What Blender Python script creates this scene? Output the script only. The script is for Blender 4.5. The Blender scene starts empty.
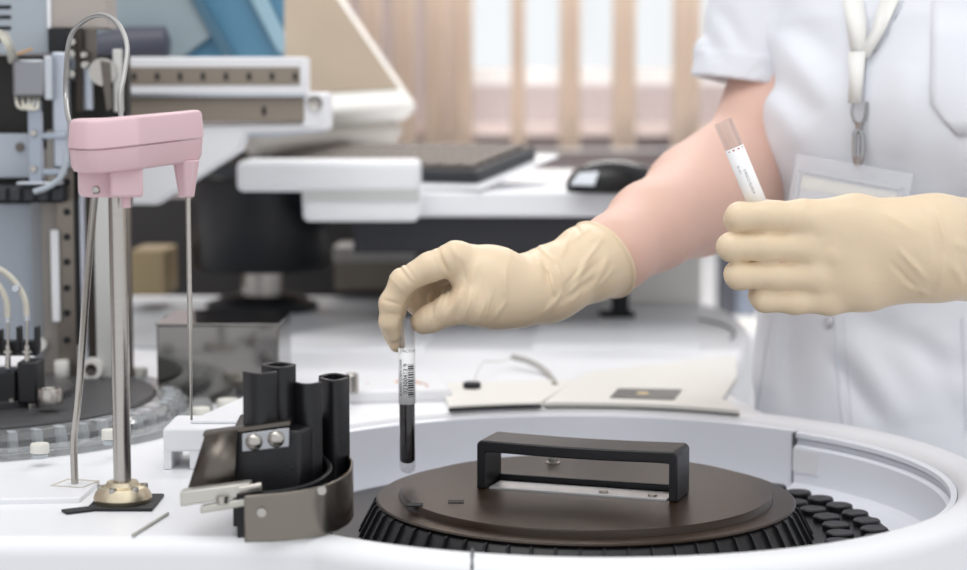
import bpy, bmesh, math, random
import numpy as np
from mathutils import Vector, Matrix
from mathutils.bvhtree import BVHTree
random.seed(7)
scn = bpy.context.scene
COL = scn.collection
PI = math.pi

# ------------------------------------------------------------------ camera
FPX, CX, CY = 967 * 70 / 36.0, 483.5, 285.0
PITCH, CAMZ = math.radians(5.63), 1.234
cam = bpy.data.cameras.new('camera'); camo = bpy.data.objects.new('camera', cam); COL.objects.link(camo)
cam.lens = 70; cam.sensor_width = 36; cam.sensor_fit = 'HORIZONTAL'
camo.location = (0, 0, CAMZ); camo.rotation_euler = (PI / 2 - PITCH, 0, 0)
cam.clip_start = 0.05; cam.clip_end = 60
cam.dof.use_dof = True; cam.dof.focus_distance = 1.40; cam.dof.aperture_fstop = 4.6
scn.camera = camo
# ------------------------------------------------------------------ light
wd = bpy.data.worlds.new('world'); scn.world = wd; wd.use_nodes = True
wn = wd.node_tree.nodes; wl = wd.node_tree.links
bg = wn['Background']
bg.inputs[0].default_value = (0.95, 0.97, 1.0, 1); bg.inputs[1].default_value = 1.0
# frontal fill added to the world: lighter behind the camera than overhead
_tc = wn.new('ShaderNodeTexCoord'); _sx = wn.new('ShaderNodeSeparateXYZ'); wl.new(_tc.outputs['Generated'], _sx.inputs[0])
def _mr(sock, lo, hi):
    m = wn.new('ShaderNodeMapRange'); m.inputs['From Min'].default_value = 0; m.inputs['From Max'].default_value = 1
    m.inputs['To Min'].default_value = lo; m.inputs['To Max'].default_value = hi; wl.new(sock, m.inputs['Value']); return m.outputs[0]
_ng = wn.new('ShaderNodeMath'); _ng.operation = 'MULTIPLY'; _ng.inputs[1].default_value = -1; wl.new(_sx.outputs['Y'], _ng.inputs[0])
_a = wn.new('ShaderNodeMath'); _a.operation = 'MULTIPLY'; wl.new(_mr(_ng.outputs[0], 1.05, 1.12), _a.inputs[0]); wl.new(_mr(_sx.outputs['Z'], 1.0, 0.92), _a.inputs[1])
wl.new(_a.outputs[0], bg.inputs[1])

def area(name, loc, target, size, size_y, power, color=(1, 1, 1)):
    l = bpy.data.lights.new(name, 'AREA'); l.shape = 'RECTANGLE'; l.size = size; l.size_y = size_y
    l.energy = power; l.color = color
    o = bpy.data.objects.new(name, l); COL.objects.link(o); o.location = loc
    o.rotation_euler = (Vector(target) - Vector(loc)).to_track_quat('-Z', 'Y').to_euler()
    return o
area('overhead_area_light', (-0.5, 1.1, 2.9), (0.0, 1.6, 0.9), 1.6, 1.2, 17, (1.0, 0.99, 0.97))
area('overhead_area_light', (0.9, 0.2, 2.6), (0.2, 1.5, 1.0), 0.9, 0.9, 3, (1.0, 0.98, 0.96))
area('overhead_area_light', (0.2, 3.3, 2.7), (0.3, 4.3, 0.9), 1.6, 0.6, 52, (1.0, 0.96, 0.93))  # added overhead fill that brightens the blinds and far wall
scn.view_settings.view_transform = 'Standard'; scn.view_settings.look = 'None'
scn.view_settings.exposure = -0.05; scn.view_settings.gamma = 1.0
scn.view_settings.use_curve_mapping = False

# ------------------------------------------------------------------ helpers
def ray(px, py):
    xc = (px - CX) / FPX; yc = -(py - CY) / FPX
    return Vector((xc, math.cos(PITCH) + yc * math.sin(PITCH), -math.sin(PITCH) + yc * math.cos(PITCH)))
def P(px, py, Y):
    d = ray(px, py); return Vector((0, 0, CAMZ)) + d * (Y / d.y)
def W(px, py, z):
    d = ray(px, py); return Vector((0, 0, CAMZ)) + d * ((z - CAMZ) / d.z)
def lin(c):
    return tuple(((v / 255.0) / 12.92 if v / 255.0 <= 0.04045 else ((v / 255.0 + 0.055) / 1.055) ** 2.4) for v in c)

MATS = {}
def mat(name, rgb, rough=0.5, metal=0.0, bump=0.0, bscale=200.0, spec=0.5, trans=0.0, ior=1.45, sss=0.0,
        var=0.04, alpha=1.0, emit=None, coat=0.0, vscale=18.0, stretch=None):
    if name in MATS: return MATS[name]
    m = bpy.data.materials.new(name); m.use_nodes = True; nt = m.node_tree; b = nt.nodes['Principled BSDF']
    c = lin(rgb)
    b.inputs['Roughness'].default_value = rough; b.inputs['Metallic'].default_value = metal
    b.inputs['Specular IOR Level'].default_value = spec
    b.inputs['Transmission Weight'].default_value = trans; b.inputs['IOR'].default_value = ior
    b.inputs['Coat Weight'].default_value = coat
    if sss:
        b.inputs['Subsurface Weight'].default_value = sss
        b.inputs['Subsurface Radius'].default_value = (0.012, 0.006, 0.003); b.inputs['Subsurface Scale'].default_value = 0.5
    b.inputs['Alpha'].default_value = alpha
    if emit:
        b.inputs['Emission Color'].default_value = (*lin(emit[0]), 1); b.inputs['Emission Strength'].default_value = emit[1]
    tc = nt.nodes.new('ShaderNodeTexCoord')
    n = nt.nodes.new('ShaderNodeTexNoise'); n.inputs['Scale'].default_value = vscale; n.inputs['Detail'].default_value = 4
    src = tc.outputs['Object']
    if stretch:
        mp = nt.nodes.new('ShaderNodeMapping'); mp.inputs['Scale'].default_value = stretch
        nt.links.new(src, mp.inputs['Vector']); src = mp.outputs['Vector']
    nt.links.new(src, n.inputs['Vector'])
    mx = nt.nodes.new('ShaderNodeMix'); mx.data_type = 'RGBA'
    mx.inputs[6].default_value = (*[v * (1 - var) for v in c], 1); mx.inputs[7].default_value = (*[min(1, v * (1 + var)) for v in c], 1)
    nt.links.new(n.outputs['Fac'], mx.inputs[0]); nt.links.new(mx.outputs[2], b.inputs['Base Color'])
    if bump:
        n2 = nt.nodes.new('ShaderNodeTexNoise'); n2.inputs['Scale'].default_value = bscale; n2.inputs['Detail'].default_value = 3
        nt.links.new(src, n2.inputs['Vector'])
        bp = nt.nodes.new('ShaderNodeBump'); bp.inputs['Strength'].default_value = bump; bp.inputs['Distance'].default_value = 0.002
        nt.links.new(n2.outputs['Fac'], bp.inputs['Height']); nt.links.new(bp.outputs['Normal'], b.inputs['Normal'])
    MATS[name] = m
    return m
WHITE = mat('white_plastic', (231, 232, 235), 0.42, bump=0.03, bscale=900, coat=0.1, var=0.01)
WHITE2 = mat('inner_white_plastic', (232, 235, 242), 0.38, var=0.01)
CREAM = mat('cream_plastic', (228, 226, 220), 0.4, var=0.01)
BLACK = mat('black_plastic', (22, 22, 25), 0.38, bump=0.15, bscale=700, var=0.1)
BLACKM = mat('matte_black', (22, 23, 27), 0.55, var=0.1)
LIDM = mat('dark_lid_plastic', (42, 30, 21), 0.28, spec=0.3, bump=0.12, bscale=900, var=0.12, vscale=9)
SEAM = mat('seam_shadow_gap', (90, 92, 96), 0.7)
STEEL = mat('brushed_steel', (176, 172, 166), 0.26, 1.0, bump=0.05, bscale=60, stretch=(1, 1, 14), var=0.06)
MIRROR = mat('polished_steel', (128, 126, 123), 0.07, 1.0, var=0.05, vscale=5)
ALU = mat('aluminium', (190, 194, 200), 0.38, 0.85, var=0.04)
DSTEEL = mat('dark_steel', (104, 98, 92), 0.34, 1.0, var=0.1)
BRASS = mat('brass', (216, 204, 178), 0.38, 1.0, bump=0.2, bscale=150, var=0.1)
PINK = mat('pink_plastic', (216, 184, 190), 0.42, bump=0.04, bscale=500, var=0.015)
TAN = mat('tan_anodised', (142, 132, 120), 0.5, 0.2, var=0.04)
BLUEG = mat('blue_grey_paint', (176, 184, 194), 0.45, var=0.02)
GREYP = mat('grey_deck_tone', (176, 180, 184), 0.4, var=0.03)
HOSE = mat('grey_hose', (168, 166, 160), 0.4)
CLEARH = mat('milky_hose', (225, 222, 208), 0.3, trans=0.3)
GLASS = mat('clear_glass', (250, 252, 252), 0.02, trans=1.0, ior=1.3, var=0)
ACRYL = mat('clear_acrylic', (232, 234, 234), 0.08, trans=0.85, ior=1.3, var=0.03)
BLOOD = mat('dark_blood', (14, 4, 6), 0.3, var=0.2)
PAPER = mat('label_paper', (240, 240, 240), 0.55, var=0.01)
INK = mat('black_ink', (38, 38, 42), 0.6)
REDINK = mat('red_ink', (186, 70, 70), 0.6)
LATEX = mat('latex_glove', (223, 202, 172), 0.40, bump=0.2, bscale=90, sss=0.15, var=0.03, vscale=30)
SKIN = mat('skin', (216, 178, 162), 0.5, bump=0.08, bscale=380, sss=0.05, var=0.05, vscale=22)
CLOTH = mat('white_cotton', (224, 227, 233), 0.85, bump=0.12, bscale=900, var=0.01)
STITCH = mat('white_thread', (214, 217, 224), 0.9)
HAIR = mat('brown_hair', (74, 50, 36), 0.5, bump=0.5, bscale=90)
SHOE = mat('white_leather', (225, 225, 225), 0.4)

def origin_of(p):
    v = Vector((0, 0, 0))
    while p is not None:
        v += p.location; p = p.parent
    return v
def tag(o, label=None, cat=None, group=None, kind=None):
    if label: o['label'] = label
    if cat: o['category'] = cat
    if group: o['group'] = group
    if kind: o['kind'] = kind
    return o
def empty(name, loc, label, cat, group=None):
    o = bpy.data.objects.new(name, None); COL.objects.link(o); o.location = loc
    o.empty_display_size = 0.02
    return tag(o, label, cat, group)
def obj(name, bm, m, parent=None, bevel=0.0, seg=2, base=None, sharp=35, label=None):
    """link a bmesh given in world coordinates as one mesh object"""
    bmesh.ops.recalc_face_normals(bm, faces=bm.faces)
    off = origin_of(parent) if parent is not None else (Vector(base) if base is not None else Vector((0, 0, 0)))
    bmesh.ops.translate(bm, verts=bm.verts, vec=-off)
    me = bpy.data.meshes.new(name); bm.to_mesh(me); bm.free()
    for p in me.polygons: p.use_smooth = True
    me.set_sharp_from_angle(angle=math.radians(sharp))
    me.materials.append(m)
    o = bpy.data.objects.new(name, me); COL.objects.link(o)
    if parent is not None: o.parent = parent
    else: o.location = off
    if bevel:
        md = o.modifiers.new('bevel', 'BEVEL'); md.width = bevel; md.segments = seg; md.limit_method = 'ANGLE'
        md.angle_limit = math.radians(40); md.harden_normals = False
    if label: o['label'] = label
    return o
def B(): return bmesh.new()
def box(bm, c, s, rz=0.0, rot=None):
    r = bmesh.ops.create_cube(bm, size=1.0)['verts']
    M = Matrix.Translation(Vector(c)) @ (rot if rot else Matrix.Rotation(rz, 4, 'Z')) @ Matrix.Diagonal((*s, 1))
    bmesh.ops.transform(bm, matrix=M, verts=r); return bm
def pbox(bm, x0, y0, x1, y1, Y, dep, ext=0.0):
    """axis-aligned box with its front face at depth Y"""
    a = P((x0 + x1) / 2, y0, Y); b = P((x0 + x1) / 2, y1, Y)
    l = P(x0, (y0 + y1) / 2, Y); r = P(x1, (y0 + y1) / 2, Y)
    return box(bm, ((l.x + r.x) / 2, Y + dep / 2, (a.z + ext + b.z) / 2), (abs(r.x - l.x), dep, abs(a.z + ext - b.z)))
def frame(d):
    d = Vector(d).normalized(); u = d.orthogonal().normalized(); return u, d.cross(u)
def cyl(bm, p0, p1, r0, r1=None, seg=28, cap=True):
    if r1 is None: r1 = r0
    p0 = Vector(p0); p1 = Vector(p1); u, v = frame(p1 - p0)
    A = []; Bv = []
    for i in range(seg):
        t = 2 * PI * i / seg; e = u * math.cos(t) + v * math.sin(t)
        A.append(bm.verts.new(p0 + e * r0)); Bv.append(bm.verts.new(p1 + e * r1))
    for i in range(seg):
        j = (i + 1) % seg; bm.faces.new((A[i], A[j], Bv[j], Bv[i]))
    if cap: bm.faces.new(A[::-1]); bm.faces.new(Bv)
    return bm
def smooth_pts(pts, n=8):
    pts = [Vector(p) for p in pts]; out = []
    q = [pts[0] * 2 - pts[1]] + pts + [pts[-1] * 2 - pts[-2]]
    for i in range(1, len(q) - 2):
        for k in range(n):
            t = k / n; a, b, c, d = q[i - 1], q[i], q[i + 1], q[i + 2]
            out.append(0.5 * ((2 * b) + (c - a) * t + (2 * a - 5 * b + 4 * c - d) * t * t + (3 * b - a - 3 * c + d) * t ** 3))
    out.append(pts[-1]); return out
def tube(bm, pts, r, seg=12, sm=True, n=8):
    pts = smooth_pts(pts, n) if sm else [Vector(p) for p in pts]
    d = (pts[1] - pts[0]).normalized(); u, v = frame(d); rings = []
    for i, p in enumerate(pts):
        t = (pts[min(i + 1, len(pts) - 1)] - pts[max(i - 1, 0)]).normalized()
        u = (u - t * u.dot(t)).normalized(); v = t.cross(u)
        rr = r(i / (len(pts) - 1)) if callable(r) else r
        rings.append([bm.verts.new(p + (u * math.cos(2 * PI * k / seg) + v * math.sin(2 * PI * k / seg)) * rr) for k in range(seg)])
    for a, b in zip(rings, rings[1:]):
        for k in range(seg): bm.faces.new((a[k], a[(k + 1) % seg], b[(k + 1) % seg], b[k]))
    bm.faces.new(rings[0][::-1]); bm.faces.new(rings[-1]); return bm
def lathe(bm, prof, c, seg=64, a0=0.0, a1=2 * PI, axis=None, closed=False):
    """revolve (r, z) points about a vertical axis (or about `axis`) through c"""
    c = Vector(c); R = Vector((0, 0, 1)).rotation_difference(Vector(axis)).to_matrix() if axis is not None else None
    full = abs(a1 - a0 - 2 * PI) < 1e-6; n = seg if full else seg + 1; rings = []
    for i in range(n):
        t = a0 + (a1 - a0) * i / seg; ring = []
        for r, z in prof:
            v = Vector((r * math.cos(t), r * math.sin(t), z))
            if R: v = R @ v
            ring.append(bm.verts.new(c + v))
        rings.append(ring)
    m = len(prof)
    for i in range(seg):
        a = rings[i]; b = rings[(i + 1) % n]
        for k in range(m if closed else m - 1):
            k2 = (k + 1) % m
            try: bm.faces.new((a[k], b[k], b[k2], a[k2]))
            except ValueError: pass
    if not full and closed:
        bm.faces.new(rings[0]); bm.faces.new(rings[-1][::-1])
    bmesh.ops.remove_doubles(bm, verts=bm.verts, dist=1e-6); return bm
def prism(bm, poly, z0, z1):
    a = [bm.verts.new((p[0], p[1], z0)) for p in poly]; b = [bm.verts.new((p[0], p[1], z1)) for p in poly]; n = len(poly)
    for i in range(n): bm.faces.new((a[i], a[(i + 1) % n], b[(i + 1) % n], b[i]))
    bm.faces.new(a[::-1]); bm.faces.new(b); return bm
def slab(bm, quad, n, t):
    """four or more planar points thickened by t along n"""
    n = Vector(n).normalized() * t
    a = [bm.verts.new(Vector(p)) for p in quad]; b = [bm.verts.new(Vector(p) + n) for p in quad]; k = len(quad)
    for i in range(k): bm.faces.new((a[i], a[(i + 1) % k], b[(i + 1) % k], b[i]))
    bm.faces.new(a[::-1]); bm.faces.new(b); return bm
def text_bm(s, size):
    cu = bpy.data.curves.new('t', 'FONT'); cu.body = s; cu.size = size; cu.resolution_u = 2
    o = bpy.data.objects.new('t', cu); COL.objects.link(o); dg = bpy.context.evaluated_depsgraph_get()
    me = bpy.data.meshes.new_from_object(o.evaluated_get(dg)); bm = bmesh.new(); bm.from_mesh(me)
    bpy.data.objects.remove(o); bpy.data.meshes.remove(me); return bm
def copy_tree(o, parent=None):
    c = o.copy(); COL.objects.link(c)
    if parent is not None: c.parent = parent
    for ch in o.children: copy_tree(ch, c)
    return c

# ---- distance-field modelling (numpy) with a surface-nets mesher
class Field:
    def __init__(s, lo, hi, h):
        s.lo = np.array(lo, np.float32); s.h = h
        n = np.ceil((np.array(hi) - np.array(lo)) / h).astype(int) + 1
        s.X = (s.lo[0] + h * np.arange(n[0], dtype=np.float32))[:, None, None]
        s.Y = (s.lo[1] + h * np.arange(n[1], dtype=np.float32))[None, :, None]
        s.Z = (s.lo[2] + h * np.arange(n[2], dtype=np.float32))[None, None, :]
        s.shape = tuple(n)
    def cone(s, a, b, ra, rb):
        a = [float(v) for v in a]; b = [float(v) for v in b]
        dx, dy, dz = b[0] - a[0], b[1] - a[1], b[2] - a[2]; L = dx * dx + dy * dy + dz * dz + 1e-12
        t = np.clip(((s.X - a[0]) * dx + (s.Y - a[1]) * dy + (s.Z - a[2]) * dz) / L, 0, 1)
        return np.sqrt((s.X - a[0] - t * dx) ** 2 + (s.Y - a[1] - t * dy) ** 2 + (s.Z - a[2] - t * dz) ** 2) - (ra + (rb - ra) * t)
    def chain(s, pts, k=0.004):
        d = None
        for (a, ra), (b, rb) in zip(pts, pts[1:]):
            e = s.cone(a, b, ra, rb); d = e if d is None else smin(d, e, k)
        return d
    def ell(s, c, r, rz=0.0, rx=0.0):
        x, y, z = s.X - c[0], s.Y - c[1], s.Z - c[2]
        ca, sa = math.cos(rz), math.sin(rz); x, y = x * ca + y * sa, -x * sa + y * ca
        cb, sb = math.cos(rx), math.sin(rx); y, z = y * cb + z * sb, -y * sb + z * cb
        return (np.sqrt((x / r[0]) ** 2 + (y / r[1]) ** 2 + (z / r[2]) ** 2) - 1) * min(r)
    def plane(s, p, n):
        n = Vector(n).normalized(); return (s.X - p[0]) * n.x + (s.Y - p[1]) * n.y + (s.Z - p[2]) * n.z
    def fold(s, a, b, w, amp):
        """ridge (or groove if amp < 0) running along a line a-b seen from the front"""
        dx, dz = b[0] - a[0], b[2] - a[2]; L = dx * dx + dz * dz
        t = np.clip(((s.X - a[0]) * dx + (s.Z - a[2]) * dz) / L, 0, 1)
        q = (s.X - a[0] - t * dx) ** 2 + (s.Z - a[2] - t * dz) ** 2
        return -amp * np.exp(-q / (w * w)) * (np.clip(np.sin(PI * np.clip(t, 0.02, 0.98)), 0, 1) ** 0.5)
def smin(a, b, k):
    h = np.clip(0.5 + 0.5 * (b - a) / k, 0, 1); return b * (1 - h) + a * h - k * h * (1 - h)
def nets(F, D, iters=1):
    D = np.broadcast_to(D, F.shape).astype(np.float32); ins = D < 0
    c = [ins[i:ins.shape[0] - 1 + i, j:ins.shape[1] - 1 + j, k:ins.shape[2] - 1 + k] for i in (0, 1) for j in (0, 1) for k in (0, 1)]
    su = sum(x.astype(np.int8) for x in c); act = (su > 0) & (su < 8); I = np.argwhere(act)
    idx = -np.ones(act.shape, np.int32); idx[tuple(I.T)] = np.arange(len(I))
    acc = np.zeros((len(I), 3)); cnt = np.zeros(len(I))
    corners = [(i, j, k) for i in (0, 1) for j in (0, 1) for k in (0, 1)]
    for p in corners:
        for ax in range(3):
            if p[ax]: continue
            q = list(p); q[ax] = 1
            a = D[I[:, 0] + p[0], I[:, 1] + p[1], I[:, 2] + p[2]]; b = D[I[:, 0] + q[0], I[:, 1] + q[1], I[:, 2] + q[2]]
            m = (a < 0) != (b < 0); t = np.where(m, a / np.where(m, a - b, 1), 0)
            pos = np.array(p, float)[None] + 0; pos = np.repeat(pos, len(I), 0); pos[:, ax] += t
            acc += pos * m[:, None]; cnt += m
    V = F.lo + F.h * (I + acc / cnt[:, None])
    faces = []
    for ax in range(3):
        o1, o2 = [(1, 2), (2, 0), (0, 1)][ax]
        sl0 = [slice(1, -1)] * 3; sl1 = [slice(1, -1)] * 3; sl0[ax] = slice(0, -1); sl1[ax] = slice(1, None)
        a = ins[tuple(sl0)]; b = ins[tuple(sl1)]; E = np.argwhere(a != b); fl = a[tuple(E.T)]
        E = E + np.array([0 if k == ax else 1 for k in range(3)])
        def cell(d1, d2):
            C = E.copy(); C[:, o1] -= d1; C[:, o2] -= d2; return idx[tuple(C.T)]
        q = np.stack([cell(1, 1), cell(0, 1), cell(0, 0), cell(1, 0)], 1)
        q[~fl] = q[~fl][:, ::-1]; faces.append(q)
    Fq = np.concatenate(faces); Fq = Fq[(Fq >= 0).all(1)]
    for _ in range(iters):     # light relaxation
        S = np.zeros_like(V); n = np.zeros(len(V))
        for k in range(4):
            i, j = Fq[:, k], Fq[:, (k + 1) % 4]
            np.add.at(S, i, V[j]); np.add.at(n, i, 1); np.add.at(S, j, V[i]); np.add.at(n, j, 1)
        V = V * 0.5 + 0.5 * S / np.maximum(n, 1)[:, None]
    return V, Fq
def nets_obj(name, F, D, m, parent, iters=1, crease=60):
    V, Q = nets(F, D, iters); off = origin_of(parent)
    me = bpy.data.meshes.new(name); me.from_pydata((V - np.array(off)).tolist(), [], Q.tolist()); me.update()
    for p in me.polygons: p.use_smooth = True
    me.materials.append(m); o = bpy.data.objects.new(name, me); COL.objects.link(o); o.parent = parent
    return o, V, Q

# ================================================================== the room
DZ = 0.95                      # height of the analyser's deck
struct = lambda name, bm, m, **k: tag(obj(name, bm, m, **k), kind='structure')
FLOORM = mat('vinyl_floor', (150, 146, 142), 0.5, var=0.06, vscale=3)
WALLM = mat('mauve_wall_paint', (186, 177, 178), 0.8, var=0.02)
struct('floor', box(B(), (0, 2.3, -0.05), (5.0, 5.4, 0.1)), FLOORM)
WY = 4.30; wl0, wr0 = P(455, 50, WY).x, 1.9; wz0 = P(500, 85, WY).z
struct('wall_back', box(box(box(box(B(), (0, WY + .06, wz0 / 2), (5.0, .12, wz0)), ((wl0 - 2.5) / 2, WY + .06, (wz0 + 2.6) / 2), (wl0 + 2.5, .12, 2.6 - wz0)),
       ((wr0 + 2.5) / 2, WY + .06, (wz0 + 2.6) / 2), (2.5 - wr0, .12, 2.6 - wz0)), ((wl0 + wr0) / 2, WY + .06, 2.45), (wr0 - wl0, .12, 0.3)), WALLM)
struct('wall_left', box(B(), (-2.45, 2.3, 1.3), (.1, 5.2, 2.6)), WALLM)
WFR = mat('window_frame_white', (235, 235, 235), 0.4)
win = tag(empty('window_1', ((wl0 + wr0) / 2, WY, wz0), None, None), kind='structure')
b = B()
for x in (wl0, (wl0 + wr0) / 2, wr0): box(b, (x, WY + .06, (wz0 + 2.3) / 2), (.05, .06, 2.3 - wz0))
box(b, ((wl0 + wr0) / 2, WY + .06, wz0 + .02), (wr0 - wl0, .06, .04)); box(b, ((wl0 + wr0) / 2, WY + .06, 2.28), (wr0 - wl0, .06, .04))
obj('window_frame', b, WFR, win)
obj('window_pane', box(B(), ((wl0 + wr0) / 2, WY + .07, (wz0 + 2.3) / 2), (wr0 - wl0, .004, 2.3 - wz0)), GLASS, win)
obj('window_sill', box(B(), ((wl0 + wr0) / 2, WY - .06, wz0 - .10), (wr0 - wl0 + .2, .14, .025)), mat('sill', (222, 206, 202), 0.5), win)
# vertical blinds
bl = empty('vertical_blind', (0.2, WY - .2, 1.12), 'beige vertical slat blind hanging in front of the bright window', 'window blind')
SLAT = mat('beige_blind_fabric', (244, 232, 220), 0.8, var=0.03, bump=0.1, bscale=400)
nts = SLAT.node_tree; bs = nts.nodes['Principled BSDF']; tr = nts.nodes.new('ShaderNodeBsdfTranslucent'); tr.inputs[0].default_value = (*lin((255, 240, 224)), 1)
ms = nts.nodes.new('ShaderNodeMixShader'); ms.inputs[0].default_value = 0.55; out = nts.nodes['Material Output']
nts.links.new(bs.outputs[0], ms.inputs[1]); nts.links.new(tr.outputs[0], ms.inputs[2]); nts.links.new(ms.outputs[0], out.inputs[0])
SLATP = [262, 300, 338, 371, 404, 436, 461, 518, 570, 624, 686, 742, 800, 860, 925, 990, 1050]
SLW = [.05, .05, .05, .045, .05, .05, .052, .03, .046, .052, .062] + [.06] * 6
for x, w in zip(SLATP, SLW):
    c = P(x, 80, WY - .2).x
    s = B(); zt, zb = 2.35, P(x, 152, WY - .2).z
    prof = [(-.5, 0), (-.25, .006), (0, .008), (.25, .006), (.5, 0)]
    top = [s.verts.new((c + q * w, WY - .2 + yy, zt)) for q, yy in prof]; bot = [s.verts.new((c + q * w, WY - .2 + yy, zb)) for q, yy in prof]
    for i in range(4): s.faces.new((top[i], top[i + 1], bot[i + 1], bot[i]))
    o = obj('slat', s, SLAT, bl); md = o.modifiers.new('s', 'SOLIDIFY'); md.thickness = 0.001
obj('head_rail', box(B(), (0.2, WY - .2, 2.37), (2.3, .05, .05)), WFR, bl)
obj('bottom_chain', box(B(), (0.2, WY - .2, P(500, 150, WY - .2).z), (2.0, .003, .003)), WFR, bl)

# low cabinet with binders far behind the person
cab = empty('low_cabinet', (0.66, 3.95, 0), 'white low cabinet by the far wall, carrying a row of binders', 'cabinet')
obj('cabinet_body', box(B(), (0.62, 3.95, .395), (1.3, .4, .79)), CREAM, cab, bevel=.006)
for k in (-1, 1):
    d_ = obj('cabinet_door', box(B(), (0.62 + k * .322, 3.742, .40), (.63, .018, .74)), WHITE, cab, bevel=.003)
    obj('door_handle', box(B(), (0.62 + k * .05, 3.728, .62), (.012, .014, .12)), ALU, d_, bevel=.002)
binc = [('slate blue', (98, 108, 128)), ('pale grey', (206, 206, 208)), ('dark grey', (80, 82, 90)), ('grey blue', (128, 136, 152)), ('white', (226, 226, 226)),
        ('brown', (120, 102, 92)), ('taupe', (160, 144, 134)), ('navy', (66, 74, 96)), ('light blue', (158, 168, 184)), ('charcoal', (62, 62, 66))]
x = P(678, 280, 3.85).x
for i, (nm, c) in enumerate(binc):
    w = .034 if i % 3 else .042
    r = empty('ring_binder', (x + w / 2, 3.95, .79), f'{nm} ring binder, number {i + 1} from the left in the row behind the bare arm', 'binder', 'ring binders on the low cabinet')
    r['label'] = f'{nm} ring binder standing in the row on the low cabinet'
    m = mat('binder_' + nm.replace(' ', '_'), c, .5)
    cb = obj('cover', box(B(), (x + w / 2, 3.96, .79 + .15), (w, .24, .30)), m, r, bevel=.003)
    obj('spine_label', box(B(), (x + w / 2, 3.8385, .79 + .19), (w * .7, .002, .12)), PAPER, r)
    x += w + .003

# ================================================================== analyser housing
RC = Vector((0.079, 1.442)); RI, RO = 0.281, 0.315
an = empty('chemistry_analyzer', (0, 1.9, 0), 'large white analyzer with a round well and rounded rim in the foreground', 'laboratory analyzer')
def fill_curve(outer, inner, z0, z1, bev):
    cu = bpy.data.curves.new('c', 'CURVE'); cu.dimensions = '2D'; cu.fill_mode = 'BOTH'
    for pts in (outer, inner):
        if not pts: continue
        sp = cu.splines.new('POLY'); sp.points.add(len(pts) - 1); sp.use_cyclic_u = True
        for i, p in enumerate(pts): sp.points[i].co = (p[0], p[1], 0, 1)
    cu.extrude = (z1 - z0) / 2 - bev; cu.bevel_depth = bev; cu.bevel_resolution = 5; cu.offset = -bev
    o = bpy.data.objects.new('c', cu); COL.objects.link(o); dg = bpy.context.evaluated_depsgraph_get()
    me = bpy.data.meshes.new_from_object(o.evaluated_get(dg)); bm = bmesh.new(); bm.from_mesh(me)
    bpy.data.objects.remove(o); bpy.data.meshes.remove(me)
    bmesh.ops.translate(bm, verts=bm.verts, vec=(0, 0, (z0 + z1) / 2)); bmesh.ops.remove_doubles(bm, verts=bm.verts, dist=1e-5)
    return bm
def arc(c, r, a0, a1, n): return [(c[0] + r * math.cos(math.radians(a0 + (a1 - a0) * i / n)), c[1] + r * math.sin(math.radians(a0 + (a1 - a0) * i / n))) for i in range(n + 1)]
fy = 1.197
a_start = math.degrees(math.asin((fy - RC.y) / RO))           # on the right; mirror it
side = smooth_pts([Vector((.262, 1.70, 0)), Vector((.248, 1.80, 0)), Vector((.256, 1.93, 0)), Vector((.297, 2.12, 0)), Vector((.333, 2.34, 0)), Vector((.325, 2.58, 0)), Vector((.25, 2.72, 0))], 6)
outer = [(-1.3, fy), (-.2, fy)] + arc(RC, RO, -180 - a_start + 0, 50, 120)[1:] + [(p.x, p.y) for p in side] + [(-1.3, 2.74)]
outer = outer
hs = fill_curve(outer, arc(RC, RI, 0, 360 - 2.5, 143), 0.08, DZ, 0.012)
obj('housing', hs, WHITE, an, sharp=50)
obj('plinth', prism(B(), [(-1.25, 1.26), (.10, 1.26), (.25, 1.5), (.22, 2.6), (-1.25, 2.68)], 0, .085), BLACKM, an)
# round well: rim lip, recessed right bay, floor
WF = DZ - 0.062
b = lathe(B(), [(RI - .0002, DZ - .006), (RI - .006, DZ - .007), (RI - .006, WF + .001), (RI - .0002, WF)], (RC.x, RC.y, 0), 110, math.radians(45.1), math.radians(250), closed=True)
obj('well_wall', b, WHITE2, an, sharp=30)
b = lathe(B(), [(RI, DZ - .0075), (RI - .0045, DZ - .0085), (RI - .0045, DZ - .0125), (RI - .002, DZ - .0135), (RI - .002, DZ - .018), (RI - .007, DZ - .0205), (RI - .007, WF + .010), (RI - .012, WF + .0065), (.240, WF + .005), (.239, WF), (RI, WF)], (RC.x, RC.y, 0), 80, math.radians(-75), math.radians(44.8), closed=True)
obj('well_bay', b, WHITE2, an, sharp=30)
b = lathe(B(), [(RI - .0035, DZ - .0135), (RI - .0015, DZ - .0135), (RI - .0015, DZ - .0178), (RI - .0035, DZ - .0178)], (RC.x, RC.y, 0), 80, math.radians(-60), math.radians(44.6), closed=True)
obj('bay_groove', b, mat('groove_grey', (204, 208, 216), .5), an)
a37 = math.radians(45.0)
b = box(B(), (RC.x + (RI - .004) * math.cos(a37), RC.y + (RI - .004) * math.sin(a37), (DZ + WF) / 2 - .004), (.007, .0012, DZ - WF - .008), a37)
obj('wall_seam', b, SEAM, an)
a34 = math.radians(34)
b = lathe(B(), [(RI - .0075, DZ - .022), (RI - .0085, DZ - .022), (RI - .0085, WF + .02), (RI - .0065, WF + .02)], (RC.x, RC.y, 0), 12, math.radians(39), a37 - .004, closed=True)
obj('bay_post', b, WHITE, an)
b = cyl(B(), (RC.x, RC.y, WF - .01), (RC.x, RC.y, WF), RI, seg=128)
obj('well_floor', b, WHITE2, an)
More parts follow.
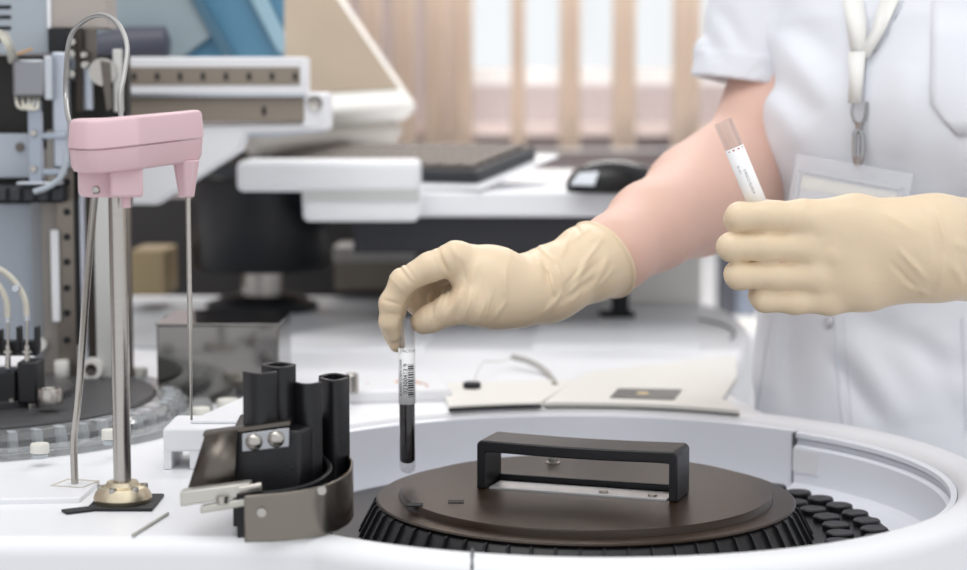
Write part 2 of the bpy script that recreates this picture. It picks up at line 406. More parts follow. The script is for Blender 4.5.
# front shell seam
a_s = math.radians(-103.0)
sx = P(472, 560, 1.13).x
dyy = math.sqrt(RO ** 2 - (sx - RC.x) ** 2)
ys = RC.y - dyy
b = B(); tube(b, [(sx, ys + .030, DZ + .0003), (sx, ys + .012, DZ + .0002), (sx, ys + .0035, DZ - .0035), (sx, ys - .0003, DZ - .012), (sx, ys - .0003, DZ - .2)], .0011, 8, sm=False)
obj('shell_seam', b, SEAM, an)
# top cover panels behind the well
def arcpx(p0, p1, r, n=26):
    a0 = math.atan2(p0.y - RC.y, p0.x - RC.x); a1 = math.atan2(p1.y - RC.y, p1.x - RC.x)
    return [(RC.x + r * math.cos(a0 + (a1 - a0) * i / n), RC.y + r * math.sin(a0 + (a1 - a0) * i / n)) for i in range(n + 1)]
zt = DZ + .005
A1, A2, A3, A4 = W(455, 408, zt), W(546, 409, zt), W(578, 379, zt), W(440, 383, zt)
left = arcpx(A1, A2, RI + .004) + [(A3.x, A3.y), (A4.x, A4.y)]
obj('cover_panel', prism(B(), left, DZ - .001, zt), CREAM, an, bevel=.0015)
C1 = W(549, 409, zt); C2 = W(726, 414, zt); C3 = W(723, 398, zt); C3b = W(738, 375, zt); C4 = W(736, 355, zt); C5 = W(585, 372, zt)
right = arcpx(C1, C2, RI + .004) + [(C3.x, C3.y), (C3b.x, C3b.y), (C4.x, C4.y), (C5.x, C5.y)]
obj('cover_panel', prism(B(), right, DZ - .001, zt), CREAM, an, bevel=.0015)
g = [p for p in arcpx(A2, W(726, 414, zt), RI + .0022, 40)]
b = B(); tube(b, [(x, y, DZ + .0003) for x, y in g], .0007, 6, sm=False)
tube(b, [(x, y, DZ + .0010) for x, y in arcpx(A1, A2, RI + .0026, 20)], .0018, 6, sm=False); obj('panel_gap', b, mat('gap_black', (30, 30, 34), .7), an)
# grey label plate with a yellow dot
q = [W(x, y, zt + .0002) for x, y in ((618, 389), (682, 390), (674, 400), (610, 398))]
lb = obj('label_plate', slab(B(), q, (0, 0, 1), .0008), mat('label_grey', (112, 112, 110), .35, var=.2, vscale=60), an)
c = W(643, 393.5, zt + .001); obj('label_dot', cyl(B(), c, c + Vector((0, 0, .0006)), .006), mat('label_yellow', (226, 204, 160), .5), lb)
# raised left rear block, with a step next to the well wall
b = prism(B(), [tuple(W(x, y, DZ)[:2]) for x, y in ((345, 404), (452, 401), (436, 384), (343, 388))], DZ - .001, DZ + .012)
obj('raised_block', b, WHITE, an, bevel=.003)
c = W(361, 421, DZ - .012); 
# rear covers (low raised plates) and circular groove of a second carousel lid
def deckplate(name, pts, h, m, bev=.003, par=an):
    return obj(name, prism(B(), [tuple(W(x, y, DZ)[:2]) for x, y in pts], DZ - .001, DZ + h), m, par, bevel=bev)
deckplate('rear_cover', ((532, 349), (700, 349), (692, 323), (540, 321)), .005, WHITE, .001)
deckplate('rear_cover', ((215, 352), (424, 352), (440, 318), (330, 330)), .004, WHITE, .002)
deckplate('grey_plate', ((60, 345), (210, 352), (330, 330), (440, 318), (455, 300), (60, 300)), .003, GREYP, .001)  # thin flat plate, greyer than the deck around it
c = W(690, 331, DZ)
b = B(); pts = []
for i in range(20):
    t = math.radians(-42 + 105 * i / 19); pts.append(c + Vector((.052 * math.cos(t), .13 * math.sin(t), .001)))
tube(b, pts, .0013, 6, sm=False); obj('lid_groove', b, mat('gap_black', (30, 30, 34), .7), an)
# silver locating pin on the deck
pp = W(352, 392, DZ + .012); lp = obj('locating_pin', cyl(cyl(B(), pp, pp + Vector((0, 0, .016)), .0062), pp + Vector((0, 0, .016)), pp + Vector((0, 0, .0175)), .0062, .005), STEEL, an)

# black knob, thin wire and bent hose on the deck
kn = W(472, 388, zt)
k = empty('vent_plug', kn, 'small black round plug with a thin clear wire on the left cream cover panel', 'plug')
obj('cap', lathe(B(), [(0, 0), (.0085, 0), (.0088, .0045), (.0078, .0058), (0, .0058)], kn, 32), BLACKM, k)
obj('wire', tube(B(), [kn + Vector((.001, 0, .005)), W(483, 374, zt) + Vector((0, 0, .012)), P(498, 362, 1.95), P(513, 358, 1.98)], .0006, 6), CLEARH, k)
b = tube(B(), [P(513, 357, 1.98), P(528, 361, 1.96), P(543, 369, 1.935), P(552, 379, 1.90), W(555, 385, zt)], .0032, 12)
tag(obj('bent_hose', b, HOSE, base=W(555, 385, zt)), 'short grey hose bending out of the cover panel seam', 'hose')
b = tube(B(), [W(366, 384, DZ + .012), P(385, 385, 1.80), P(405, 380, 1.80), P(424, 384, 1.79), W(428, 387, DZ + .012)], .0009, 6)
tag(obj('copper_wire', b, mat('copper', (206, 150, 110), .4, .5), base=W(428, 387, DZ + .012)), 'thin copper-coloured wire lying behind the hanging blood tube', 'wire')

# ================================================================== sample tray and black lid in the well
tray = empty('sample_tray', (RC.x, RC.y, WF), 'black ring tray of tube sockets under the round lid', 'tray')
tb = lathe(B(), [(.150, WF), (.237, WF), (.237, WF + .012), (.150, WF + .012)], (RC.x, RC.y, 0), 128, closed=True)
obj('tray_ring', tb, BLACK, tray)
sb = None
for ri, r in enumerate((.196, .2235)):
    n = int(2 * PI * r / .0285)
    for i in range(n):
        a = 2 * PI * (i + .5 * (ri % 2)) / n; deg = math.degrees(a) % 360
        if not (deg < 52 or deg > 312 or 188 < deg < 232): continue
        q = Vector((RC.x + r * math.cos(a), RC.y + r * math.sin(a), WF + .012))
        o = obj('tube_socket', lathe(B(), [(0, 0), (.0104, 0), (.0108, .0012), (.0106, .0040), (.0096, .0050), (0, .0050)], q, 24), BLACK, tray)
lid = empty('carousel_lid', (RC.x, RC.y, WF + .018), 'round black lid with a bracket handle lying in the white well', 'lid')
LZ = DZ - .0215
LC = Vector((RC.x, RC.y))
b = lathe(B(), [(0, LZ - .004), (.161, LZ - .004), (.1625, LZ - .0025), (.161, LZ - .0015), (.145, LZ - .001), (.1435, LZ + .003), (.1425, LZ + .004), (0, LZ + .004)], (LC.x, LC.y, 0), 160)
obj('lid_plate', b, LIDM, lid, sharp=25)
b = lathe(B(), [(.1575, LZ - .0035), (.162, LZ - .006), (.1745, LZ - .030), (.176, LZ - .033), (.171, LZ - .033), (.156, LZ - .006)], (LC.x, LC.y, 0), 160, closed=True)
obj('skirt', b, BLACK, lid)
for i in range(60):
    a = 2 * PI * i / 60 + .03; e = Vector((math.cos(a), math.sin(a), 0)); c = Vector((LC.x, LC.y, 0))
    q = [c + e * .1605 + Vector((0, 0, LZ - .0035)), c + e * .1645 + Vector((0, 0, LZ - .0055)), c + e * .1785 + Vector((0, 0, LZ - .032)), c + e * .173 + Vector((0, 0, LZ - .032))]
    t = Vector((-math.sin(a), math.cos(a), 0))
    b = slab(B(), [p - t * .001 for p in q], t, .002)
    obj('rib', b, BLACK, lid)
# two small slots and a silver plate under the handle
lt = LZ + .004
for (x, y) in ((415, 505), (456, 502)):
    c = W(x, y, lt); obj('slot', box(B(), (c.x, c.y, lt), (.012, .010, .0012)), mat('gap_black', (30, 30, 34), .7), lid)
hl, hr = W(479, 489, lt), W(664, 502, lt)
hx = (hr - hl); hL = hx.length + .012; ux = hx.normalized(); uy = Vector((-ux.y, ux.x, 0)); ang = math.atan2(ux.y, ux.x); hd = .042
h0 = hl - ux * .002
def hp(s, t, z): return h0 + ux * s + uy * t + Vector((0, 0, z))
Hh = .0385
hn = B()
n = 16
prof = [(-.0, 0), (0, Hh - .003), (.003, Hh)]
prof += [(.003 + (hL - .006) * i / n, Hh - .0012 * math.sin(PI * i / n)) for i in range(1, n)]
prof += [(hL - .003, Hh), (hL, Hh - .003), (hL, 0)]
inn = [(hL - .0065, 0), (hL - .0065, Hh - .0095)] + [(.0065 + (hL - .013) * (1 - i / n), Hh - .009 - .0012 * math.sin(PI * i / n)) for i in range(1, n)] + [(.0065, Hh - .0095), (.0065, 0)]
loop = prof + inn
va = [hn.verts.new(hp(s, 0, z)) for s, z in loop]; vb = [hn.verts.new(hp(s, hd, z)) for s, z in loop]; N = len(loop)
for i in range(N): hn.faces.new((va[i], va[(i + 1) % N], vb[(i + 1) % N], vb[i]))
np_ = len(prof)
for vs in (va, vb):
    o_ = list(range(np_)); i_ = list(range(N - 1, np_ - 1, -1))
    m_ = min(len(o_), len(i_))
    # bridge outer profile to inner profile
    io = 0; ii = 0
    while io < len(o_) - 1 or ii < len(i_) - 1:
        to = io / (len(o_) - 1); ti = ii / (len(i_) - 1)
        if ii >= len(i_) - 1 or (io < len(o_) - 1 and to <= ti):
            hn.faces.new((vs[o_[io]], vs[o_[io + 1]], vs[i_[ii]])); io += 1
        else:
            hn.faces.new((vs[o_[io]], vs[i_[ii + 1]], vs[i_[ii]])); ii += 1
handle = obj('handle', hn, BLACK, lid, bevel=.0012)
b = box(B(), hp(hL / 2, hd - .003, .0028), (hL - .012, .006, .0056), ang); obj('handle_foot_bar', b, BLACK, handle, bevel=.001)
b = box(B(), hp(hL / 2, hd * .42, .0006), (hL - .018, .027, .0012), ang)
sp = obj('silver_plate', b, mat('satin_silver', (206, 208, 210), .35, .6), lid)
for f in (.62, .86):
    c = hp(hL * f, hd * .32, .0012); obj('plate_screw', cyl(B(), c, c + Vector((0, 0, .0012)), .0035), STEEL, sp)
c = W(553, 463, lt); obj('stud', lathe(B(), [(0, 0), (.006, 0), (.006, .001), (.0042, .0015), (.0042, .011), (.0035, .012), (0, .012)], c, 24), STEEL, lid)

# ================================================================== black tube deflector with steel band (left of the lid)
tg = empty('tube_guide', (-.13, 1.26, DZ), 'black tube guide with tall curved fins and a steel band left of the lid', 'tube guide')
def strip(pts, z0, z1, t, m, name, par, bev=.0008, top=None):
    """a standing curved strip: plan polyline, with thickness; top(i/n) gives the height"""
    pts = [Vector((p[0], p[1], 0)) for p in pts]; n = len(pts); b = B(); L, R_ = [], []
    for i, p in enumerate(pts):
        d = (pts[min(i + 1, n - 1)] - pts[max(i - 1, 0)]).normalized(); nn = Vector((-d.y, d.x, 0)) * t / 2
        L.append(p + nn); R_.append(p - nn)
    f = top if top else (lambda s: z1)
    g = [[b.verts.new((q.x, q.y, zz)) for q, zz in ((L[i], z0), (L[i], f(i / (n - 1))), (R_[i], f(i / (n - 1))), (R_[i], z0))] for i in range(n)]
    for a, c in zip(g, g[1:]):
        for k_ in range(4): b.faces.new((a[k_], a[(k_ + 1) % 4], c[(k_ + 1) % 4], c[k_]))
    b.faces.new(g[0][::-1]); b.faces.new(g[-1])
    return obj(name, b, m, par, bevel=bev)
def plan(pxs, Ys): return [tuple(P(x, 450, Y)[:2]) for x, Y in zip(pxs, Ys)]
def zat(py, Y): return P(300, py, Y).z
def arcstrip(x0, x1, Y0, bul, n=12):
    return [tuple(P(x0 + (x1 - x0) * i / n, 450, Y0 + bul * math.sin(PI * i / n))[:2]) for i in range(n + 1)]
# fins: half-round channels, tops at different heights
zf = DZ - .01
strip(arcstrip(245, 277, 1.245, -.010), zf, zat(372, 1.24), .003, BLACK, 'fin', tg)
strip(arcstrip(264, 295, 1.262, -.011), zf, zat(366, 1.255), .0035, BLACK, 'fin', tg)
strip(arcstrip(264, 295, 1.265, .011), zf, zat(363, 1.27), .0035, BLACK, 'fin', tg)
strip(arcstrip(295, 321, 1.262, -.009), zf, zat(382, 1.26), .003, BLACK, 'fin', tg)
strip(arcstrip(321, 348, 1.300, -.014), zf, zat(377, 1.30), .0035, BLACK, 'fin', tg)
strip(arcstrip(321, 348, 1.303, .012), zf, zat(374, 1.31), .0035, BLACK, 'fin', tg)
# body block and curved trough edge
b = prism(B(), [tuple(P(x, 450, Y)[:2]) for x, Y in ((232, 1.235), (300, 1.232), (318, 1.262), (318, 1.30), (240, 1.30))], zf, zat(430, 1.235))
obj('guide_body', b, BLACK, tg, bevel=.002)
trough = smooth_pts([Vector(p).to_3d() for p in [tuple(P(x, 450, Y)[:2]) for x, Y in ((236, 1.205), (285, 1.21), (316, 1.225), (330, 1.255), (320, 1.29))]], 6)
strip(trough, zf, zat(480, 1.24), .003, BLACK, 'trough_wall', tg, top=lambda s: zat(490, 1.215) + (zat(452, 1.29) - zat(490, 1.215)) * s ** 1.3)
band = smooth_pts([Vector(p).to_3d() for p in [tuple(P(x, 500, Y)[:2]) for x, Y in ((244, 1.187), (285, 1.192), (322, 1.206), (345, 1.235), (352, 1.27), (345, 1.31))]], 6)
bd = strip(band, DZ + .0006, 0, .0022, mat('satin_steel_band', (126, 120, 112), .2, 1.0, var=.1), 'steel_band', tg, top=lambda s: zat(496, 1.187) + (zat(462, 1.27) - zat(496, 1.187)) * min(1, s * 1.25))
for (x, y, Y) in ((322, 490, 1.2035), (262, 512, 1.187)):
    c = P(x, y, Y); obj('band_rivet', cyl(B(), c, c - Vector((0, .002, 0)), .003, seg=16), STEEL, bd)
# angled steel wing with two round-head screws on a bracket
q = [P(185, 492, 1.225), P(203, 436, 1.235), P(288, 424, 1.238), P(232, 470, 1.228)]
q = [P(187, 493, 1.222), P(205, 437, 1.236), P(238, 431, 1.234), P(234, 490, 1.222)]
b = B(); vs = [b.verts.new(p) for p in q]; b.faces.new(vs); o = obj('steel_wing', b, DSTEEL, tg); md = o.modifiers.new('s', 'SOLIDIFY'); md.thickness = .0018
b = slab(B(), [P(203, 437, 1.236), P(203, 433, 1.236), P(290, 421, 1.229), P(290, 425, 1.229)], (0, 1, 0), .012); obj('wing_flange', b, DSTEEL, tg)
b = slab(B(), [P(242, 434, 1.2285), P(242, 452, 1.2285), P(289, 447, 1.2285), P(289, 428, 1.2285)], (0, 1, 0), .0025); br = obj('screw_bracket', b, mat('zinc_bracket', (170, 172, 176), .4, .7), tg, bevel=.0006)
for x, y in ((254, 442), (276, 439)):
    c = P(x, y, 1.2285); obj('screw', lathe(B(), [(0, .0042), (.003, .0037), (.0052, .0018), (.0058, 0)], c, 24, axis=(0, -1, 0)), STEEL, br)
# lower light metal link bar on the deck
b = slab(B(), [P(180, 492, 1.205), P(250, 483, 1.205), P(250, 496, 1.205), P(180, 507, 1.205)], (0, 1, 0), .012); lk = obj('link_bar', b, mat('light_nickel', (196, 194, 186), .35, .6), tg, bevel=.001)
b = slab(B(), [P(200, 507, 1.203), P(250, 498, 1.203), P(250, 506, 1.203), P(200, 514, 1.203)], (0, 1, 0), .008); obj('link_bar_foot', b, mat('light_nickel', (196, 194, 186), .35, .6), tg, bevel=.001)
obj('link_pin', cyl(B(), P(240, 490, 1.204), P(262, 486, 1.204), .0028, seg=14), STEEL, tg)
obj('link_pin', cyl(B(), P(222, 503, 1.202), P(222, 496, 1.202), .004, seg=14), STEEL, tg)
# thin scribed lever on the front deck
a, c = W(133, 537, DZ), W(168, 515, DZ)
tag(obj('thin_lever', tube(B(), [a + Vector((0, 0, .0012)), c + Vector((0, 0, .0012))], .0011, 8, sm=False), HOSE, base=a), 'thin grey lever lying on the white deck right of the brass flange', 'lever')

# white bridge block and front-left deck covers
wb = empty('white_bridge', W(190, 470, DZ), 'white plastic bridge block with a small slot beside the black tube guide', 'bracket')
Yb = W(190, 470, DZ).y
x0, x1, x2, x3 = P(163, 450, Yb).x, P(171, 450, Yb).x, P(189, 450, Yb).x, P(262, 450, Yb).x
ztb = P(200, 428, Yb).z
b = box(B(), ((x0 + x3) / 2, Yb + .03, (ztb + DZ + .014) / 2), (x3 - x0, .06, ztb - DZ - .014)); obj('bridge_top', b, WHITE, wb, bevel=.0025)
b = box(B(), ((x0 + x1) / 2, Yb + .03, DZ + .008), (x1 - x0, .058, .016)); obj('bridge_leg', b, WHITE, wb, bevel=.001)
b = box(B(), ((x2 + x3) / 2, Yb + .03, DZ + .008), (x3 - x2, .058, .016)); obj('bridge_leg', b, WHITE, wb, bevel=.001)
b = prism(B(), [tuple(W(x, y, ztb)[:2]) for x, y in ((190, 424), (262, 424), (262, 398), (252, 396))], ztb, ztb + .003); obj('sloping_cover', b, WHITE, wb, bevel=.001)
deckplate('front_cover', ((-160, 507), (80, 503), (98, 487), (60, 484), (55, 479), (-160, 479)), .004, WHITE, .0012)
hc = W(75, 489, DZ)
b = lathe(B(), [(.009, .0002), (.017, .0046), (.0185, .0046), (.0185, 0), (.009, 0)], hc, 4, a0=.5, a1=.5 + 2 * PI, closed=True)
obj('probe_port', b, mat('port_beige', (196, 190, 180), .5), an)

# ================================================================== pink probe arm on steel shaft
SB = W(124, 504, DZ); sY = SB.y; SX = P(120, 350, sY).x
pa = empty('probe_arm', (SX, sY, DZ), 'pink sampling probe arm on a steel shaft rising from a brass flange', 'probe arm')
obj('flange_gasket', box(box(B(), (SX + .002, sY, DZ + .0012), (.046, .050, .0024), 0.0), (SX - .018, sY - .02, DZ + .001), (.04, .012, .002), .55), BLACKM, pa, bevel=.0008)
fl = lathe(B(), [(0, DZ + .002), (.0195, DZ + .002), (.0205, DZ + .005), (.0195, DZ + .008), (.0165, DZ + .0125), (.012, DZ + .0135), (.0105, DZ + .0165), (0, DZ + .0165)], (SX, sY, 0), 40)
flo = obj('brass_flange', fl, BRASS, pa)
for i in range(6):
    a = i * PI / 3 + .25; c = Vector((SX + .0150 * math.cos(a), sY + .0150 * math.sin(a), DZ + .010))
    obj('flange_screw', lathe(B(), [(.0028, 0), (.0028, .004), (.0014, .0042), (.001, .003), (0, .003)], c, 12), STEEL, flo)
zt_ = P(118, 196, sY).z
obj('shaft', cyl(B(), (SX, sY, DZ + .014), (SX, sY, zt_ + .01), .0062, seg=40), STEEL, pa)
# arm shell: plan outline extruded, upper and lower halves, drafted
def arm_shell(name, prof, m=PINK):
    """rounded plan outline, lofted through (z, inset) pairs; the far end rises a little"""
    pl = [(97, 1.258), (137, 1.262), (141, 1.2645), (199, 1.338), (203.5, 1.346), (204, 1.356), (198, 1.368), (150, 1.376), (100, 1.362), (78, 1.335), (68, 1.308), (68, 1.285), (75, 1.268), (85, 1.260)]
    c_ = [Vector(P(x, 150, Y)[:2]) for x, Y in pl]; pts = []
    for i, q in enumerate(c_):
        a_, d_ = c_[i - 1], c_[(i + 1) % len(c_)]
        pts += [q.lerp(a_, .25), q.lerp(a_, .07) * .5 + q.lerp(d_, .07) * .5, q.lerp(d_, .25)]
    cen = sum(pts, Vector((0, 0))) / len(pts); b = B(); k_ = len(pts); rings = []
    for z, ins in prof:
        ring = []
        for p in pts:
            q = p - (p - cen).normalized() * ins; t_ = (q.x - c_[0].x) / (c_[3].x - c_[0].x)
            ring.append(b.verts.new((q.x, q.y, z + .0062 * max(0, min(1, t_)) ** 1.1)))
        rings.append(ring)
    for A, C in zip(rings, rings[1:]):
        for i in range(k_): b.faces.new((A[i], A[(i + 1) % k_], C[(i + 1) % k_], C[i]))
    b.faces.new(rings[0][::-1]); b.faces.new(rings[-1])
    return obj(name, b, m, pa, sharp=28)
zs = P(120, 150, 1.262).z
zt2 = P(120, 119, 1.262).z
arm_shell('arm_cover', [(zs + .0004, .0006), (zs + .0008, 0), (zt2 - .004, .0012), (zt2 - .0018, .0022), (zt2 - .0005, .0042), (zt2, .0075)])
zb2 = P(120, 174, 1.262).z
lo = arm_shell('arm_base', [(zb2, .0075), (zb2 + .0008, .004), (zb2 + .004, .002), (zs - .0004, .0008), (zs, .0014)])
c0 = Vector((SX - .004, sY - .004, P(110, 172, 1.29).z)); zb_ = P(110, 197, 1.29).z
b = B(); ra = [(.0215, 0.001), (.0215, zb_ - c0.z + .003), (.0195, zb_ - c0.z), (0, zb_ - c0.z)]
lathe(b, [(0, .003), (.0215, .003)] + ra[1:], c0, 40)
bo = obj('boss', b, PINK, pa)
obj('boss_wedge', prism(B(), [tuple(P(x, 185, Y)[:2]) for x, Y in ((110, 1.27), (143, 1.275), (143, 1.30), (110, 1.31))], zb_ + .0005, c0.z + .004), PINK, bo, bevel=.002)
c = P(96, 190, 1.268); obj('boss_screw', lathe(B(), [(0, .003), (.0022, .002), (.003, 0)], c, 14, axis=(0, -1, 0)), STEEL, bo)
c = P(126, 196, 1.285); obj('boss_stub', cyl(B(), c + Vector((0, 0, .004)), c + Vector((0, 0, -.008)), .0036, .0032), PINK, bo)
nt_ = P(186, 160, 1.335); nb_ = P(188, 197, 1.335)
b = lathe(B(), [(0, 0), (.0098, 0), (.0056, nb_.z - nt_.z), (0, nb_.z - nt_.z)], nt_ + Vector((0, 0, 0)), 8)
obj('needle_holder', b, PINK, pa, bevel=.001)
obj('needle', cyl(cyl(B(), nb_ + Vector((0, 0, .004)), Vector((nb_.x, nb_.y, P(188, 330, 1.335).z)), .0019, seg=14), Vector((nb_.x, nb_.y, P(188, 330, 1.335).z)), Vector((nb_.x, nb_.y, P(188, 420, 1.335).z)), .0013, .0009, seg=14), STEEL, pa)
# slanted probe tube on the left of the shaft and steel hose loop above the arm
rt = P(95, 196, 1.30)
b = tube(B(), [rt + Vector((0, 0, .004)), P(88, 270, 1.315), P(79, 390, 1.34), P(74, 440, 1.355), W(75, 489, DZ) + Vector((0, 0, .001))], .0027, 12)
obj('slanted_tube', b, STEEL, pa)
b = tube(B(), [P(84, 128, 1.33), P(70, 122, 1.40), P(66, 100, 1.45), P(66, 72, 1.452), P(70, 38, 1.44), P(84, 21, 1.42), P(102, 15, 1.40), P(118, 24, 1.385), P(127, 46, 1.37), P(124, 75, 1.355), P(120, 95, 1.345), P(121, 118, 1.34)], .0019, 10)
obj('hose_loop', b, mat('steel_hose', (166, 166, 164), .35, .7), pa)

# ================================================================== sampler stage: the metal mechanism on the far left
st = empty('sampler_stage', (P(60, 390, 1.82).x, 1.84, DZ), 'metal sampler stage with rails, motor, belt and cables at the far left', 'machine mechanism')
YS = 1.80
def sb_(name, x0, y0, x1, y1, Y, dep, m, par=st, bev=.001, ext=0, **k): return obj(name, pbox(B(), x0, y0, x1, y1, Y, dep, ext), m, par, bevel=bev, **k)
sb_('back_panel', -40, 204, 36, 345, YS + .03, .006, BLUEG)
sb_('grey_column', 32, 150, 55, 393, YS + .015, .03, mat('column_grey', (150, 154, 158), .5), ext=.0)
sb_('guide_bracket', 42, 150, 60, 393, YS + .004, .012, mat('bracket_taupe', (150, 144, 138), .5, .3))
r_ = sb_('guide_rail', 57, 150, 75, 388, YS - .006, .012, mat('rail_taupe', (128, 120, 112), .35, .8))
for y in (182, 212, 237, 262, 288, 313, 340, 365):
    c = P(67, y, YS - .006); obj('rail_hole', cyl(B(), c + Vector((0, .001, 0)), c - Vector((0, .0012, 0)), .0034, seg=16), BLACKM, r_)
sb_('encoder_strip', 74, 200, 80, 345, YS - .004, .008, BLACKM)
sb_('white_edge', 80, 150, 85, 350, YS - .004, .01, mat('pale_lilac', (206, 208, 220), .5))
sb_('cable_cover', 51, 230, 59, 322, YS - .012, .006, WHITE)
bt = sb_('drive_belt', 86, 150, 94, 362, YS - .01, .004, mat('belt_brown', (52, 44, 38), .7))
sb_('front_column', 95, 190, 112, 395, YS - .02, .02, mat('column_pale', (196, 196, 192), .4, .2))
sb_('side_column', 127, 205, 131, 392, YS, .01, mat('rail_taupe', (128, 120, 112), .35, .8))
c = P(93, 368, YS - .02)
pu = obj('idler_pulley', lathe(B(), [(.003, 0), (.007, 0), (.0105, 0), (.0105, .009), (.003, .009)], c, 36, axis=(0, -1, 0), closed=True), CREAM, st)
obj('pulley_hub', lathe(B(), [(0, 0), (.0055, 0), (.0055, .0105), (.003, .0105), (0, .0085)], c, 20, axis=(0, -1, 0)), DSTEEL, pu)
c = P(62, 369, YS - .012); obj('guide_roller', lathe(B(), [(0, -.0085), (.0062, -.0085), (.0072, -.007), (.0072, .007), (.0062, .0085), (0, .0085)], c, 24), CREAM, st)
c = P(41, 344, YS); obj('small_roller', lathe(B(), [(0, 0), (.0062, 0), (.0062, .006), (.002, .006), (0, .004)], c, 24, axis=(0, -1, 0)), CREAM, st)
# horizontal black cable chain and grey shelf behind it
sb_('cable_chain', -40, 186, 62, 203, YS - .03, .03, BLACKM, bev=.002)
for i in range(7): sb_('chain_link', -32 + i * 14, 188, -22 + i * 14, 201, YS - .033, .004, mat('chain_grey', (52, 54, 58), .5), bev=.001)
sb_('grey_shelf', -40, 134, 32, 178, YS + .005, .03, BLUEG)
c = P(20, 147, YS + .005); obj('shelf_bolt', lathe(B(), [(0, .003), (.004, .0025), (.0045, 0)], c, 16, axis=(0, -1, 0)), DSTEEL, st)
# upper grey panel with slots, tan box
up = sb_('upper_panel', -40, -60, 48, 54, YS, .02, mat('panel_grey_blue', (158, 166, 174), .5))
for y in (7, 17, 28, 40): obj('vent_slot', pbox(B(), -20, y - 2, 11, y + 2, YS - .001, .003), BLACKM, up, bevel=.001)
sb_('panel_edge', 46, -60, 50, 29, YS - .004, .024, WHITE)
sb_('tan_box', 50, -60, 106, 28, YS + .0, .05, mat('box_taupe', (166, 158, 152), .5))
sb_('dark_back', -30, 55, 128, 205, YS + .05, .02, mat('dark_back_metal', (40, 38, 36), .5, .3))
# motor with loops of cable
mo = sb_('motor', 12, 59, 45, 97, YS - .05, .05, mat('motor_grey', (138, 140, 144), .3, .7), bev=.003)
sb_('motor_flange', 44, 56, 52, 100, YS - .048, .045, ALU, par=mo)
for k in range(3):
    obj('motor_cable', tube(B(), [P(16 + 6 * k, 96, YS - .04), P(18 + 6 * k, 106 + k, YS - .05), P(25 + 6 * k, 108, YS - .05), P(31 + 4 * k, 97, YS - .04)], .0016, 8), CLEARH, mo)
for k in range(4):
    obj('supply_cable', tube(B(), [P(-12 + 3 * k, 24 + 3 * k, YS - .06), P(-2 + 3 * k, 34, YS - .06), P(7 + 2 * k, 48, YS - .06), P(10 + 2.5 * k, 62, YS - .04)], .0015, 8), CLEARH if k != 3 else HOSE, mo)
obj('orange_cable', tube(B(), [P(10, 56, YS - .01), P(20, 53, YS - .02), P(32, 49, YS - .01)], .0013, 8), mat('orange_wire', (206, 160, 110), .5), mo)
sb_('silver_bar', 52, 52, 68, 168, YS - .035, .014, mat('bar_pale', (178, 184, 194), .35, .7), bev=.002)
sb_('black_block', 48, 28, 67, 52, YS - .01, .04, BLACKM)
sb_('steel_cheek', 82, 28, 96, 70, YS - .01, .006, DSTEEL)
sb_('toothed_belt', 75, 28, 82, 112, YS - .02, .004, mat('belt_brown', (52, 44, 38), .7))
for (x, y, r) in ((73, 42, .004), (72, 54, .0045), (84, 55, .0035), (108, 90, .0045), (72, 74, .0045), (85, 65, .004)):
    c = P(x, y, YS - .022); obj('bright_bolt', lathe(B(), [(0, .005), (r * .8, .004), (r, 0)], c, 16, axis=(0, -1, 0)), STEEL, st)
sb_('light_spacer', 69, 58, 76, 80, YS - .012, .008, mat('bar_pale', (178, 184, 194), .35, .7))
sb_('light_spacer', 83, 66, 92, 110, YS - .012, .008, mat('bar_pale', (178, 184, 194), .35, .7))
c = P(104, 72, YS - .02)
obj('cam_plate', lathe(B(), [(0, 0), (.013, 0), (.013, .006), (0, .006)], c, 32, axis=(0, -1, 0)), STEEL, st)
obj('cam_lever', slab(B(), [P(100, 60, YS - .03), P(109, 62, YS - .03), P(112, 108, YS - .03), P(106, 112, YS - .03)], (0, 1, 0), .006), DSTEEL, st, bevel=.001)
sb_('cam_upright', 113, 49, 121, 112, YS - .022, .012, mat('column_pale', (196, 196, 192), .4, .2))
# ladder bracket between motor and bar
lb_ = sb_('ladder_bracket', 28, 100, 41, 184, YS - .045, .01, mat('bracket_blue', (158, 166, 178), .4, .5))
for y in (136, 172):
    obj('ladder_rung', pbox(B(), 40, y - 3, 66, y + 3, YS - .044, .006), mat('bracket_blue', (158, 166, 178), .4, .5), lb_, bevel=.001)
    c = P(34, y - 3, YS - .045); obj('bracket_screw', lathe(B(), [(0, .003), (.003, .0025), (.0038, 0)], c, 14, axis=(0, -1, 0)), STEEL, lb_)
obj('ladder_side', pbox(B(), 39, 112, 42, 178, YS - .043, .006), mat('pale_lilac', (206, 208, 220), .5), lb_)
sb_('pale_post', 47, 130, 54, 195, YS - .02, .006, mat('port_beige', (196, 190, 180), .5))
sb_('thin_ledge', 16, 182, 60, 185, YS - .05, .02, ALU)
obj('drain_hose', tube(B(), [P(66, 150, YS - .06), P(65, 165, YS - .06), P(60, 178, YS - .06), P(48, 187, YS - .06), P(34, 192, YS - .06)], .0028, 10), mat('hose_blue_grey', (170, 178, 186), .35), st)

